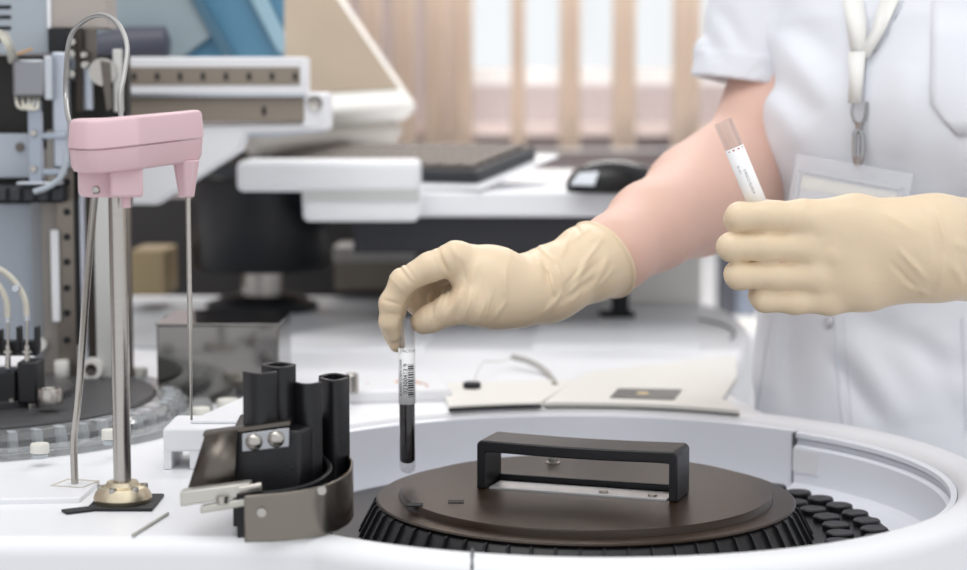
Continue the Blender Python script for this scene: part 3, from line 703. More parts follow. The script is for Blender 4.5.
# ================================================================== multi-channel dispenser and reagent carousel at the left edge
RQ = W(-50, 417, DZ); rq = Vector((RQ.x, RQ.y, 0)); RR = .183
rcx = empty('reagent_carousel', (rq.x, rq.y, DZ), 'dark grey round carousel with a clear cuvette ring at the lower left', 'carousel')
obj('acrylic_ring', lathe(B(), [(RR + .001, DZ + .001), (RR + .028, DZ + .001), (RR + .028, DZ + .012), (RR + .022, DZ + .017), (RR + .001, DZ + .017)], rq, 120, closed=True), ACRYL, rcx)
obj('clear_base_ring', lathe(B(), [(RR + .030, DZ + .0005), (RR + .052, DZ + .0005), (RR + .050, DZ + .007), (RR + .030, DZ + .007)], rq, 120, closed=True), ACRYL, rcx)
obj('dark_disc', lathe(B(), [(0, DZ + .001), (RR, DZ + .001), (RR, DZ + .018), (RR - .002, DZ + .020), (0, DZ + .020)], rq, 120), mat('disc_grey', (62, 62, 64), .5, var=.05), rcx)
obj('centre_disc', lathe(B(), [(0, DZ + .02), (.108, DZ + .02), (.109, DZ + .026), (0, DZ + .026)], rq, 96), mat('disc_grey_glossy', (70, 70, 72), .25), rcx)
for i in range(60):
    a = 2 * PI * i / 60
    if not -100 < math.degrees(a) - 360 * (a > PI) < 60: continue
    c = rq + Vector((math.cos(a), math.sin(a), 0)) * (RR + .013)
    obj('cuvette', box(B(), (c.x, c.y, DZ + .010), (.010, .007, .015), a), mat('cuvette_milky', (214, 220, 226), .2, trans=.4), rcx, bevel=.001)
kc = P(50, 404, rq.y - .03); kc = W(50, 404, DZ + .026)
kb = obj('steel_knob', lathe(B(), [(0, 0), (.0105, 0), (.0108, .002), (.0108, .012), (.0100, .0135), (.007, .0135), (.0065, .0125), (0, .0125)], kc, 36), STEEL, rcx)
# reagent bottle caps round the ring and beyond it
def bottle(px, py, w, h, label, zb=DZ, grp='white-capped bottles around the left carousel'):
    c = W(px, py, zb); s = c.y / FPX
    t = empty('reagent_bottle', c, label, 'bottle', grp)
    r = w * s / 2
    obj('bottle_body', lathe(B(), [(0, 0), (r * .8, 0), (r * .85, .002), (r * .85, h * s), (r * .55, h * s + .001), (0, h * s + .001)], c, 24), mat('cuvette_milky', (214, 220, 226), .2, trans=.4), t)
    z = h * s + .001
    obj('bottle_cap', lathe(B(), [(0, z), (r * .96, z), (r, z + .001), (r, z + .006), (r * .93, z + .0075), (0, z + .0075)], c, 28), mat('cap_ivory', (222, 220, 212), .45), t)
bottle(40, 458, 19, 4, 'ivory capped bottle between the dispenser tips and the slanted tube', DZ + .006)
bottle(110, 444, 17, 4, 'ivory capped bottle just left of the steel shaft', DZ + .012)
for (x, y, w, h, l) in ((152, 422, 18, 3, 'ivory capped bottle right of the shaft, lower of the two by the ring'), (153, 410, 17, 3, 'ivory capped bottle right of the shaft, upper of the two by the ring'),
                        (201, 423, 19, 6, 'ivory capped bottle in front of the steel box, left of its pair'), (228, 414, 22, 6, 'ivory capped bottle in front of the steel box, next to the black fins'),
                        (140, 392, 16, 16, 'clear bottle with white cap left of the polished steel box')):
    bottle(x, y, w, h, l)
# dispenser block with nozzles, hoses and tips
YD = 1.60
mp_ = empty('dispenser_head', (P(10, 400, YD).x, YD, P(10, 470, YD).z), 'black dispenser block with steel tips and milky hoses at the left edge', 'dispenser')
obj('block', pbox(B(), -40, 371, 16, 407, YD, .03), BLACK, mp_, bevel=.002)
obj('block', pbox(B(), 17, 362, 37, 404, YD - .005, .03), BLACK, mp_, bevel=.002)
for (x0, x1, y) in ((-30, -21, 326), (-2, 1, 330), (16, 20, 327), (34, 38, 327)):
    obj('fork', pbox(B(), x0, y, x1, 352, YD + .004, .012), BLACK, mp_, bevel=.001)
obj('fork_bridge', pbox(B(), -40, 341, 37, 356, YD + .006, .012), BLACK, mp_, bevel=.001)
for x, hy in ((-12, 322), (8, 322), (27, 320)):
    c = P(x, hy, YD); lo_ = P(x, 368, YD)
    nz = obj('nozzle', cyl(cyl(cyl(B(), c, P(x, 345, YD), .0012), P(x, 345, YD), lo_, .0024), P(x, 350, YD), P(x, 353, YD), .0045), STEEL, mp_)
    obj('hose_collar', lathe(B(), [(0, 0), (.003, 0), (.003, .004), (0, .004)], P(x, hy, YD), 14), ALU, nz)
    obj('milky_hose', tube(B(), [P(x, hy, YD), P(x - 2, 300, YD), P(x - 12, 282, YD), P(x - 26, 270, YD), P(x - 46, 262, YD)], .0026, 10), mat('hose_cream', (206, 202, 188), .3, trans=.2), nz)
    tip = obj('tip', cyl(cyl(cyl(B(), P(x + 4, 398, YD), P(x + 4, 418, YD), .0034), P(x + 4, 418, YD), P(x + 5, 458, YD), .0015), P(x + 5, 457, YD), P(x + 5, 472, YD), .0026), STEEL, mp_)
c = P(16, 288, YD - .004); obj('hose_clip', lathe(B(), [(0, .002), (.003, .002), (.0035, -.002), (0, -.002)], c, 16, axis=(0, -1, 0)), ALU, mp_)

# ================================================================== polished steel box and things behind
BZ = P(218, 325, 1.748).z
sbx = empty('steel_box', (P(218, 400, 1.745).x, 1.80, DZ), 'polished mirror steel box standing on the white deck behind the needle', 'box')
xl, xr = P(157, 370, 1.745).x, P(279, 370, 1.745).x
b = box(B(), ((xl + xr) / 2, 1.745 + .055, (BZ + DZ) / 2), (xr - xl, .11, BZ - DZ)); obj('box_body', b, MIRROR, sbx, bevel=.0015)
b = box(B(), ((xl + xr) / 2, 1.745 + .055, BZ + .0008), (xr - xl + .002, .112, .0016)); obj('box_top', b, MIRROR, sbx, bevel=.0005)
for x in (172, 226): obj('box_inlet', pbox(B(), x - 9, 317, x + 9, 323, 1.80, .02), BLACKM, sbx, bevel=.001)

# black drum on a foot behind
Yd = 2.52; dc = P(262, 292, Yd); rd = P(331, 200, Yd).x - P(262, 200, Yd).x
dr = empty('black_drum', (dc.x, Yd, DZ), 'large black cylindrical drum on a narrow foot in the blurred background', 'drum')
z1_, z0_ = P(262, 150, Yd).z, P(262, 268, Yd).z
obj('drum_body', lathe(B(), [(0, z0_), (rd * .94, z0_), (rd, z0_ + .01), (rd, z1_ - .03), (rd * .9, z1_ - .02), (rd * .88, z1_), (0, z1_)], (dc.x, Yd, 0), 64), mat('drum_black', (20, 21, 25), .35, var=.1), dr)
obj('drum_neck', cyl(B(), (dc.x, Yd, DZ + .02), (dc.x, Yd, z0_), .028), STEEL, dr)
obj('drum_foot', lathe(B(), [(0, DZ + .003), (.075, DZ + .003), (.075, DZ + .012), (.05, DZ + .022), (0, DZ + .022)], (dc.x, Yd, 0), 48), BLACKM, dr)
for i in range(7):
    a = -PI + i * PI / 6; c = Vector((dc.x + rd * .93 * math.cos(a), Yd + rd * .93 * math.sin(a), z1_ - .02))
    obj('drum_clamp', box(B(), c, (.02, .02, .03), a), mat('clamp_grey', (140, 138, 132), .4, .5), dr, bevel=.002)

# gantry rail
YG = 2.02
gr = empty('gantry_rail', (P(220, 90, YG).x, YG, P(220, 120, YG).z), 'white and tan horizontal gantry rail above the white wedge arm', 'rail')
obj('rail_body', pbox(B(), 60, 57, 306, 96, YG, .05), WHITE, gr, bevel=.002)
tp = obj('upper_tan_strip', pbox(B(), 62, 67, 300, 85, YG - .001, .003), TAN, gr)
for x in range(88, 300, 23):
    c = P(x, 76, YG - .001); obj('strip_hole', pbox(B(), x - 2, 73, x + 2, 80, YG - .002, .002), BLACKM, tp)
obj('lower_tan_rail', pbox(B(), 62, 97, 304, 122, YG + .004, .04), TAN, gr, bevel=.002)
obj('lower_rail_lip', pbox(B(), 62, 93, 304, 97, YG - .002, .02), ALU, gr)
c = P(264, 111, YG + .004); obj('strip_hole', pbox(B(), 262, 107, 266, 115, YG + .003, .002), BLACKM, gr)
ec = obj('end_cap', prism(B(), [(P(300, 90, YG).x, YG + .05), (P(300, 90, YG).x, YG + .006), (P(322, 90, YG).x, YG + .006), (P(329, 90, YG).x, YG + .016), (P(329, 90, YG).x, YG + .05)], P(300, 130, YG).z, P(300, 92, YG).z), WHITE, gr, bevel=.004)
c = P(315, 103, YG + .006); obj('cap_screw', lathe(B(), [(0, .002), (.003, .002), (.0075, .004), (.0085, 0)], c, 20, axis=(0, -1, 0)), STEEL, ec)
obj('rail_post', box(B(), (P(84, 90, YG).x, YG + .03, (DZ + P(84, 60, YG).z) / 2), (.05, .04, P(84, 60, YG).z - DZ)), ALU, gr)
q = [P(x, y, YG + .01) for x, y in ((122, 125), (325, 122), (318, 131), (246, 133), (238, 152), (156, 205), (118, 205))]
obj('wedge_arm', slab(B(), q, (0, 1, 0), .05), WHITE, gr, bevel=.004)
q = [P(x, y, YG + .03) for x, y in ((238, 126), (330, 122), (326, 132), (280, 137), (238, 138))]
obj('alloy_block', slab(B(), q, (0, 1, 0), .03), ALU, gr, bevel=.002)

# blue tinted hood behind the rail
YH = 2.22
hd_ = empty('tinted_hood', (P(200, 56, YH).x, YH, P(200, 60, YH).z), 'raised blue tinted plastic hood behind the gantry rail', 'hood')
BLUE = mat('blue_tinted_plastic', (80, 130, 158), .25, coat=.3, var=.04, vscale=5)
BLUE2 = mat('pale_blue_grey_plastic', (146, 160, 166), .3, coat=.3, var=.06, vscale=6)
BLUE3 = mat('pale_blue_edge', (150, 182, 196), .3)
obj('blue_panel', slab(B(), [P(x, y, YH) for x, y in ((140, 62), (284, 62), (284, -70), (110, -70))], (0, 1, 0), .006), BLUE, hd_, bevel=.001)
obj('grey_window', slab(B(), [P(x, y, YH - .012) for x, y in ((60, 62), (176, 62), (216, 32), (198, 0), (150, -70), (60, -70))], (0, 1, 0), .008), BLUE2, hd_, bevel=.002)
obj('dark_strut', slab(B(), [P(x, y, YH - .020) for x, y in ((238, 60), (226, 62), (196, 8), (150, -70), (160, -70))], (0, 1, 0), .007), mat('blue_strut', (74, 108, 128), .35), hd_, bevel=.001)
obj('pale_edge', slab(B(), [P(x, y, YH - .016) for x, y in ((284, 56), (276, 50), (250, 0), (214, -70), (236, -70), (268, 0), (284, 34))], (0, 1, 0), .012), BLUE3, hd_, bevel=.003)
obj('hood_post', box(B(), (P(105, 90, YH).x, YH + .015, (DZ + P(105, 50, YH).z) / 2), (.018, .018, P(105, 50, YH).z - DZ)), ALU, hd_)
obj('dark_lamp', lathe(B(), [(0, -.05), (.018, -.045), (.022, 0), (.018, .045), (0, .05)], P(128, 46, YH - .05), 24, axis=(1, 0, .1)), mat('lamp_dark', (74, 76, 88), .4), hd_)

# rear bench with white slab, keyboard, mouse and tilted touchscreen
YB = 2.24
DKZ = P(520, 192, YB).z
be = empty('rear_bench', (0.1, 2.55, 0), 'white bench behind the gloved arm holding the keyboard and mouse', 'bench')
xl, xr = P(352, 200, YB).x, P(900, 200, YB).x
obj('bench_top', box(B(), ((xl + xr) / 2, YB + .36, DKZ - .015), (xr - xl, .72, .03)), WHITE, be, bevel=.004)
q = [(P(404, 200, YB).x, 2.225), (P(486, 200, YB).x, 2.225), (P(560, 200, 2.55).x, 2.53), (P(470, 200, 2.7).x, 2.68), (P(330, 200, 2.7).x, 2.66), (P(330, 200, 2.4).x, 2.40)]
obj('under_beam', box(B(), (P(495, 0, YB).x, YB + .18, P(450, 236, YB).z), (P(640, 0, YB).x - P(350, 0, YB).x, .30, .045)), mat('beam_dark', (44, 45, 50), .5), be, bevel=.002)
for x in (P(395, 260, 2.6).x, P(1000, 260, 2.6).x):
    obj('bench_leg', box(B(), (x, 2.90, (DKZ - .03) / 2), (.05, .05, DKZ - .03)), mat('beam_dark', (44, 45, 50), .5), be)
obj('back_board', box(B(), (P(255, 0, 2.98).x, 2.99, .80), (1.1, .02, .56)), mat('board_dark', (52, 50, 50), .6), be)
# white rounded slab
ws = empty('white_console', (P(360, 190, 2.15).x, 2.2, P(360, 222, 2.15).z), 'white rounded console block left of the keyboard', 'console')
obj('console_top', pbox(B(), 236, 161, 419, 192, 2.13, .105), WHITE, ws, bevel=.008, seg=4)
obj('console_base', pbox(B(), 302, 190, 419, 222, 2.135, .10), WHITE, ws, bevel=.008, seg=4)
obj('console_band', pbox(B(), 302, 189, 419, 201, 2.1325, .01), mat('band_grey', (190, 192, 190), .5), ws)
# keyboard, tilted
ka, kb2, kc2 = P(478, 184, 2.26), P(550, 154, 2.44), None
v = (kb2 - ka); vl = v.normalized(); u = Vector((-v.y, v.x, 0)).normalized(); u = (u - vl * u.dot(vl)).normalized(); nn = vl.cross(u).normalized()
if nn.z < 0: nn = -nn
KD = .165; KL = .42
ke = empty('keyboard', ka, 'dark grey computer keyboard tilted on the white bench behind the mouse', 'keyboard')
def kq(s0, s1, t0, t1, h): return [ka + u * s0 + vl * t0 + nn * h, ka + u * s1 + vl * t0 + nn * h, ka + u * s1 + vl * t1 + nn * h, ka + u * s0 + vl * t1 + nn * h]
obj('keyboard_base', slab(B(), kq(0, KL, 0, KD, 0), nn, .016), mat('keyboard_dark', (44, 46, 50), .5), ke, bevel=.003)
KEY = mat('key_taupe', (118, 110, 104), .5)
cnt = 0
kproto = None
for r in range(6):
    for c_ in range(16):
        s0 = .012 + c_ * .0250; t0 = .012 + r * .0245
        o = obj('key', slab(B(), kq(s0, s0 + .021, t0, t0 + .020, .016), nn, .006), KEY, ke, bevel=.0015, seg=1)
rt_ = [ka - nn * .002, kb2 - nn * .002]
b = slab(B(), [ka + u * .14 - vl * .02, ka - u * .012 - vl * .02, kb2 - u * .012, kb2 + u * .14], -nn, .004)
obj('keyboard_tray', b, WHITE, be, bevel=.001)
obj('tray_support', prism(B(), [((ka + u * .1).x, (ka).y + .02), (ka.x, ka.y + .0), (kb2.x, kb2.y), ((kb2 + u * .1).x, kb2.y + .02)], DKZ - .002, DKZ + .004), WHITE, be)
# mouse via distance field
mc = W(608, 193, DKZ); ms_ = empty('computer_mouse', mc, 'glossy black computer mouse on the white bench beside the bare arm', 'mouse')
F = Field((mc.x - .07, mc.y - .05, mc.z - .005), (mc.x + .07, mc.y + .05, mc.z + .05), .0015)
D = F.ell((mc.x + .006, mc.y, mc.z + .008), (.056, .032, .033)); D = np.maximum(D, -(F.Z - mc.z - .001) + 0 * F.X)
nets_obj('mouse_shell', F, D, mat('mouse_black', (9, 9, 11), .25), ms_, 2)
obj('mouse_side', slab(B(), [mc + Vector(p) for p in ((-.046, -.022, .010), (-.018, -.0345, .010), (-.012, -.0265, .026), (-.036, -.016, .024))], (-.3, -1, .2), .002), mat('mouse_silver', (186, 190, 196), .3, .5), ms_, bevel=.001)
# tilted touchscreen
bl_, br_ = P(318, 96, 2.46), P(409, 91, 2.62)
u = (br_ - bl_).normalized(); v0 = Vector((-.66, .50, 1.0)); v_ = (v0 - u * v0.dot(u)).normalized(); n_ = u.cross(v_).normalized()
if n_.y > 0: n_ = -n_
ts = empty('touchscreen', (br_ + bl_) / 2 - Vector((0, 0, .06)), 'tilted beige framed touchscreen leaning back beside the window blind', 'monitor')
b0 = br_ - u * .33
def tq(s0, s1, t0, t1, h=0): return [b0 + u * s0 + v_ * t0 + n_ * h, b0 + u * s1 + v_ * t0 + n_ * h, b0 + u * s1 + v_ * t1 + n_ * h, b0 + u * s0 + v_ * t1 + n_ * h]
FRM = mat('screen_frame_ivory', (222, 220, 214), .4)
obj('frame', slab(B(), tq(0, .33, -.028, .30), -n_, .035), FRM, ts, bevel=.008, seg=3)
obj('screen', slab(B(), tq(.02, .310, .004, .285, .0006), n_, .0012), mat('tan_screen', (152, 136, 116), .15, var=.14, vscale=9, coat=.1), ts)
obj('lower_housing', slab(B(), [p - Vector((0, 0, .0)) for p in tq(.02, .32, -.045, .0, -.034)], -n_, .03), mat('housing_grey', (186, 180, 172), .5), ts, bevel=.008)
fp = P(352, 158, 2.62)
obj('stand', prism(B(), [(fp.x - .06, 2.76), (fp.x + .08, 2.76), (fp.x + .06, 2.86), (fp.x - .04, 2.86)], DKZ, DKZ + .02), mat('stand_taupe', (176, 164, 152), .5), ts, bevel=.003)
obj('stand_neck', slab(B(), [Vector((fp.x - .02, 2.78, DKZ + .015)), Vector((fp.x + .04, 2.78, DKZ + .015)), (b0 + u * .28 - n_ * .06 + v_ * .12), (b0 + u * .22 - n_ * .06 + v_ * .12)], (0, 1, .2), .03), mat('stand_taupe', (176, 164, 152), .5), ts)
# things on the rear deck: black monitor foot, white box, pale box under the bench
c = W(617, 316, DZ)
mf = empty('black_post', c, 'small black post on a flat foot under the gloved wrist', 'post')
obj('post', box(B(), c + Vector((.004, 0, .03)), (.022, .02, .06)), BLACKM, mf, bevel=.002)
obj('post_foot', box(B(), c + Vector((0, 0, .003)), (.045, .05, .006)), BLACKM, mf, bevel=.002)
c = W(655, 300, DZ); pb = W(390, 296, DZ)
tag(obj('white_storage_box', box(B(), (c.x - .01, 2.66, DZ + .05), (.14, .10, .10)), CREAM, base=(c.x, 2.62, DZ), bevel=.004), 'white box on the rear deck behind the bare forearm', 'box')
lbx = empty('pale_carton', (P(385, 270, 2.66).x, 2.66, DZ), 'pale grey carton under the bench beside the black drum', 'box')
obj('carton_body', pbox(B(), 335, 247, 412, 290, 2.66, .1), mat('carton_taupe', (150, 140, 128), .6), lbx, bevel=.003)
obj('carton_lid', pbox(B(), 333, 247, 414, 262, 2.655, .11), mat('carton_grey', (196, 194, 190), .6), lbx, bevel=.003)
tag(obj('beige_carton', pbox(B(), 130, 250, 165, 296, 2.50, .1), mat('carton_beige', (150, 132, 100), .6), bevel=.003), 'beige carton on the rear deck behind the steel shaft', 'box')

#PERSON#
# ================================================================== the person
pr = empty('person', (.425, 1.78, 0), 'person in a white short-sleeved tunic and latex gloves handling sample tubes', 'person')
ROT = math.radians(-42)
ex = Vector((math.cos(ROT), math.sin(ROT), 0)); ey = Vector((-ex.y, ex.x, 0))   # ex: towards the left shoulder, -ey: facing
AX = Vector((.425, 1.78, 0))
def T(u, v, z): return AX + ex * u + ey * v + Vector((0, 0, z))
SR, SL = P(786, 4, 1.895), T(.165, .0, 1.335)
ER, EL = P(758, 188, 1.85), Vector((.556, 1.545, 1.105))
m1 = [(P(545, 286, 1.50), .0255), (P(578, 270, 1.52), .0275), (P(615, 253, 1.55), .0325), (P(652, 226, 1.61), .0380), (P(694, 204, 1.70), .0465), (P(758, 188, 1.85), .0490)]
WL = P(935, 248, 1.335)
# ---- hands: finger chains (centre, radius)
Y1 = 1.462
hand1 = {
    'index': [(P(456, 258, Y1 + .002), .0138), (P(430, 267, Y1), .0112), (P(403, 281, Y1), .0100), (P(391, 303, Y1 + .002), .0090), (P(390, 322, Y1 + .004), .0082), (P(394, 334, Y1 + .007), .0066)],
    'middle': [(P(460, 258, Y1 + .024), .0125), (P(424, 270, Y1 + .024), .0105), (P(405, 286, Y1 + .023), .0095), (P(394, 312, Y1 + .020), .0085), (P(393, 332, Y1 + .017), .0078), (P(397, 344, Y1 + .015), .0066)],
    'ring': [(P(466, 262, Y1 + .044), .0118), (P(440, 272, Y1 + .046), .0100), (P(418, 284, Y1 + .046), .0090), (P(415, 302, Y1 + .043), .0082), (P(424, 315, Y1 + .040), .0070)],
    'little': [(P(474, 270, Y1 + .060), .0105), (P(452, 278, Y1 + .064), .0088), (P(436, 286, Y1 + .064), .0080), (P(434, 300, Y1 + .060), .0072), (P(443, 310, Y1 + .056), .0064)],
    'thumb': [(P(505, 296, Y1 + .010), .0175), (P(475, 303, Y1 - .002), .0150), (P(449, 310, Y1 + .002), .0118), (P(432, 318, Y1 + .006), .0106), (P(423, 322, Y1 + .009), .0098)],
}
palm1 = [[(P(545, 286, 1.50), .0250), (P(512, 290, 1.482), .0252), (P(490, 280, Y1 + .012), .026), (P(466, 266, Y1 + .008), .0165)],
         [(P(545, 288, 1.51), .0235), (P(505, 290, 1.50), .0215), (P(476, 272, Y1 + .035), .0185)],
         [(P(545, 288, 1.512), .022), (P(510, 290, 1.51), .020), (P(482, 276, Y1 + .052), .0145)],
         [(P(520, 296, 1.485), .021), (P(492, 301, 1.470), .019), (P(478, 302, Y1), .0155)]]
Y2 = 1.335
hand2 = {
    'index': [(P(800, 217, Y2), .0118), (P(770, 216, Y2), .0106), (P(740, 217, Y2 + .002), .0102), (P(737, 220, Y2 + .024), .0092), (P(762, 220, Y2 + .037), .0082), (P(782, 221, Y2 + .036), .0070)],
    'middle': [(P(806, 247, Y2), .0118), (P(768, 246.5, Y2), .0106), (P(732, 247, Y2 + .003), .0102), (P(730, 247, Y2 + .026), .0094), (P(758, 246, Y2 + .038), .0082), (P(782, 246, Y2 + .036), .0072)],
    'ring': [(P(816, 276, Y2 + .002), .0115), (P(776, 275.5, Y2 + .002), .0104), (P(739, 275.5, Y2 + .004), .0099), (P(737, 274, Y2 + .026), .0090), (P(764, 272, Y2 + .038), .0080), (P(788, 270, Y2 + .036), .0070)],
    'little': [(P(828, 299, Y2 + .006), .0106), (P(795, 300.5, Y2 + .006), .0096), (P(765, 299, Y2 + .008), .0092), (P(760, 296, Y2 + .026), .0080), (P(782, 292, Y2 + .036), .0070), (P(800, 288, Y2 + .036), .0062)],
    'thumb': [(P(890, 238, Y2 + .026), .0165), (P(850, 236, Y2 + .044), .0135), (P(812, 228, Y2 + .054), .0112), (P(778, 215, Y2 + .054), .0098), (P(758, 209, Y2 + .046), .0086)],
}
FE = WL + (EL - WL).normalized() * .03
palm2 = [[(WL + Vector((0, 0, .011)), .0225), (P(900, 232, Y2), .0225), (P(855, 222, Y2 + .003), .0185), (P(806, 219, Y2 + .002), .0135)],
         [(WL, .026), (P(895, 246, Y2 + .002), .0215), (P(850, 246, Y2 + .002), .0165), (P(812, 247, Y2 + .002), .0132)],
         [(WL + Vector((0, 0, -.010)), .0225), (P(895, 262, Y2 + .002), .0195), (P(855, 270, Y2 + .003), .0165), (P(820, 275, Y2 + .003), .0132)],
         [(WL + Vector((0, 0, -.014)), .019), (P(900, 274, Y2 + .004), .019), (P(868, 286, Y2 + .005), .0165), (P(832, 297, Y2 + .007), .0125)],
         [(P(915, 240, Y2 + .012), .022), (P(880, 240, Y2 + .022), .018), (P(846, 250, Y2 + .018), .014)]]
arm2 = [(WL, .0300), (WL + (EL - WL) * .12, .0290), (WL + (EL - WL) * .35, .033), (WL + (EL - WL) * .8, .042), (EL, .044)]
def hand_sdf(F, fingers, palms, k=.012, kf=.0016, kt=.010, scale=1.0):
    sc = lambda ch: [(p, r * scale) for p, r in ch]
    pm = None
    for ch in palms:
        e = F.chain(sc(ch), .008); pm = e if pm is None else smin(pm, e, k)
    D = pm
    for nm, ch in fingers.items():
        if nm == 'thumb': f = smin(pm, F.chain(sc(ch), .005), kt)
        else: f = smin(pm, F.chain(sc(ch), .004), .0065)
        D = smin(D, f, kf)
    return D
# ---- body: one continuous surface
F = Field((-.12, 1.26, -.005), (.76, 2.12, 1.72), .0062)
tors = [(0.84, .160, .105), (.92, .160, .108), (1.02, .128, .090), (1.10, .120, .090), (1.20, .130, .096), (1.30, .140, .088), (1.36, .110, .066), (1.40, .055, .05)]
def torso(F, prof, ax=AX, e=2.3):
    zs = np.array([p[0] for p in prof]); A = np.interp(F.Z, zs, [p[1] for p in prof]); Bb = np.interp(F.Z, zs, [p[2] for p in prof])
    U = (F.X - ax.x) * ex.x + (F.Y - ax.y) * ex.y; V = (F.X - ax.x) * ey.x + (F.Y - ax.y) * ey.y
    d = ((np.abs(U) / A) ** e + (np.abs(V) / Bb) ** e) ** (1 / e)
    return (d - 1) * np.minimum(A, Bb)
D = np.maximum(torso(F, tors), np.maximum(F.Z - 1.38, .84 - F.Z))
D = smin(D, F.chain([(SR, .050), (T(0, .01, 1.375), .062), (SL, .050)], .03), .04)
NB, HC = T(0, .01, 1.37), T(-.01, -.035, 1.545)
D = smin(D, F.cone(NB, HC + Vector((0, 0, -.05)), .052, .048), .03)
D = smin(D, F.ell(HC, (.074, .094, .108), ROT, .18), .02)
D = smin(D, F.ell(HC + ex * 0 - ey * .045 + Vector((0, 0, -.075)), (.045, .042, .04), ROT), .03)     # jaw
nose = HC - ey * .098 + Vector((0, 0, -.022)); D = smin(D, F.cone(HC - ey * .086 + Vector((0, 0, .012)), nose, .008, .013), .012)
for s_ in (-1, 1):
    D = smin(D, F.ell(HC + ex * .076 * s_ + ey * .006 + Vector((0, 0, -.02)), (.010, .018, .030), ROT), .008)                # ears
    D = np.maximum(D, -F.ell(HC + ex * .031 * s_ - ey * .098 + Vector((0, 0, .008)), (.017, .014, .011), ROT))                 # eye sockets
    D = smin(D, F.ell(HC + ex * .031 * s_ - ey * .080 + Vector((0, 0, .006)), (.015, .013, .012), ROT), .003)                  # eyelids
D = smin(D, F.ell(HC - ey * .088 + Vector((0, 0, -.062)), (.022, .012, .008), ROT), .006)                                    # lips
D = smin(D, F.chain([(SR, .046), (SR.lerp(ER, .5), .043), (ER, .046)], .01), .04)
D = smin(D, F.cone(P(702, 190, 1.735), P(768, 128, 1.88), .044, .042), .03)
D = smin(D, F.chain([(SL, .046), (SL.lerp(EL, .5), .041), (EL, .043)], .01), .04)
D = smin(D, F.chain(list(reversed([(p, r - (.0015 if i < 3 else 0)) for i, (p, r) in enumerate(m1)])), .012), .03)
D = smin(D, F.chain([(p, r - .003) for p, r in arm2], .012), .02)
D = smin(D, hand_sdf(F, hand1, palm1, scale=.80, kf=.001), .006)
D = smin(D, hand_sdf(F, hand2, palm2, scale=.80, kf=.001), .006)
for s_ in (-1, 1):
    hp_, kp, ap = T(.085 * s_, 0, .86), T(.09 * s_, -.01, .47), T(.09 * s_, .02, .09)
    D = smin(D, F.chain([(hp_, .082), (kp, .052), (kp + Vector((0, .015, -.12)), .050), (ap, .034)], .02), .03)
    D = smin(D, F.cone(ap + ey * .03 + Vector((0, 0, -.05)), ap - ey * .15 + Vector((0, 0, -.06)), .034, .024), .02)
body, bV, bQ = nets_obj('body', F, D, SKIN, pr, 2)
for s_ in (-1, 1):
    c = HC + ex * .031 * s_ - ey * .083 + Vector((0, 0, .006))
    ey_ = obj('eye', lathe(B(), [(0, -.0125), (.0088, -.0088), (.0125, 0), (.0088, .0088), (0, .0125)], c, 16), mat('eye_white', (236, 232, 228), .2), pr)
    obj('iris', cyl(B(), c - ey * .0105, c - ey * .0126, .0055, .0045, seg=18), mat('iris_brown', (70, 46, 32), .2), ey_)
F = Field(HC + Vector((-.13, -.14, -.13)), HC + Vector((.13, .17, .14)), .004)
D = F.ell(HC + ey * .012 + Vector((0, 0, .016)), (.084, .100, .112), ROT, .18); D = np.maximum(D, -F.ell(HC - ey * .115 + Vector((0, 0, -.035)), (.085, .075, .10), ROT))
D = smin(D, F.ell(HC + ey * .105 + Vector((0, 0, .02)), (.042, .036, .042), ROT), .01)
nets_obj('hair', F, D, HAIR, pr, 2)
# ---- gloves
def glove(name, F, D, fa, fb, rc, folds, cut_at, cut_n, bead=True, capt=.0018):
    for f in folds: D = D + f * 1.15
    pl = F.plane(cut_at, cut_n)
    shell = D
    D = np.maximum(D, pl)
    if bead: D = smin(D, np.sqrt(np.maximum(np.abs(shell), 0) ** 2 + pl ** 2) - capt, .0012)
    return nets_obj(name, F, D, LATEX, pr, 2)
XS = [p for ch in list(hand1.values()) for p, r in ch] + [P(640, 210, 1.52), P(640, 300, 1.62)]
lo_ = Vector((min(p.x for p in XS), min(p.y for p in XS), min(p.z for p in XS))) - Vector((.016, .035, .016)); hi_ = Vector((max(p.x for p in XS), max(p.y for p in XS), max(p.z for p in XS))) + Vector((.004, .03, .02))
F = Field(lo_, hi_, .0009)
D = hand_sdf(F, hand1, palm1)
cuff = [(P(545, 286, 1.50), .0258), (P(562, 277, 1.508), .0275), (P(588, 264, 1.525), .0310), (P(612, 254, 1.545), .0338), (P(640, 240, 1.575), .0350)]
D = smin(D, F.chain(cuff, .006), .012)
g1 = lambda x0, y0, x1, y1, w, a, Y=1.45: F.fold(P(x0, y0, Y), P(x1, y1, Y), w, a)
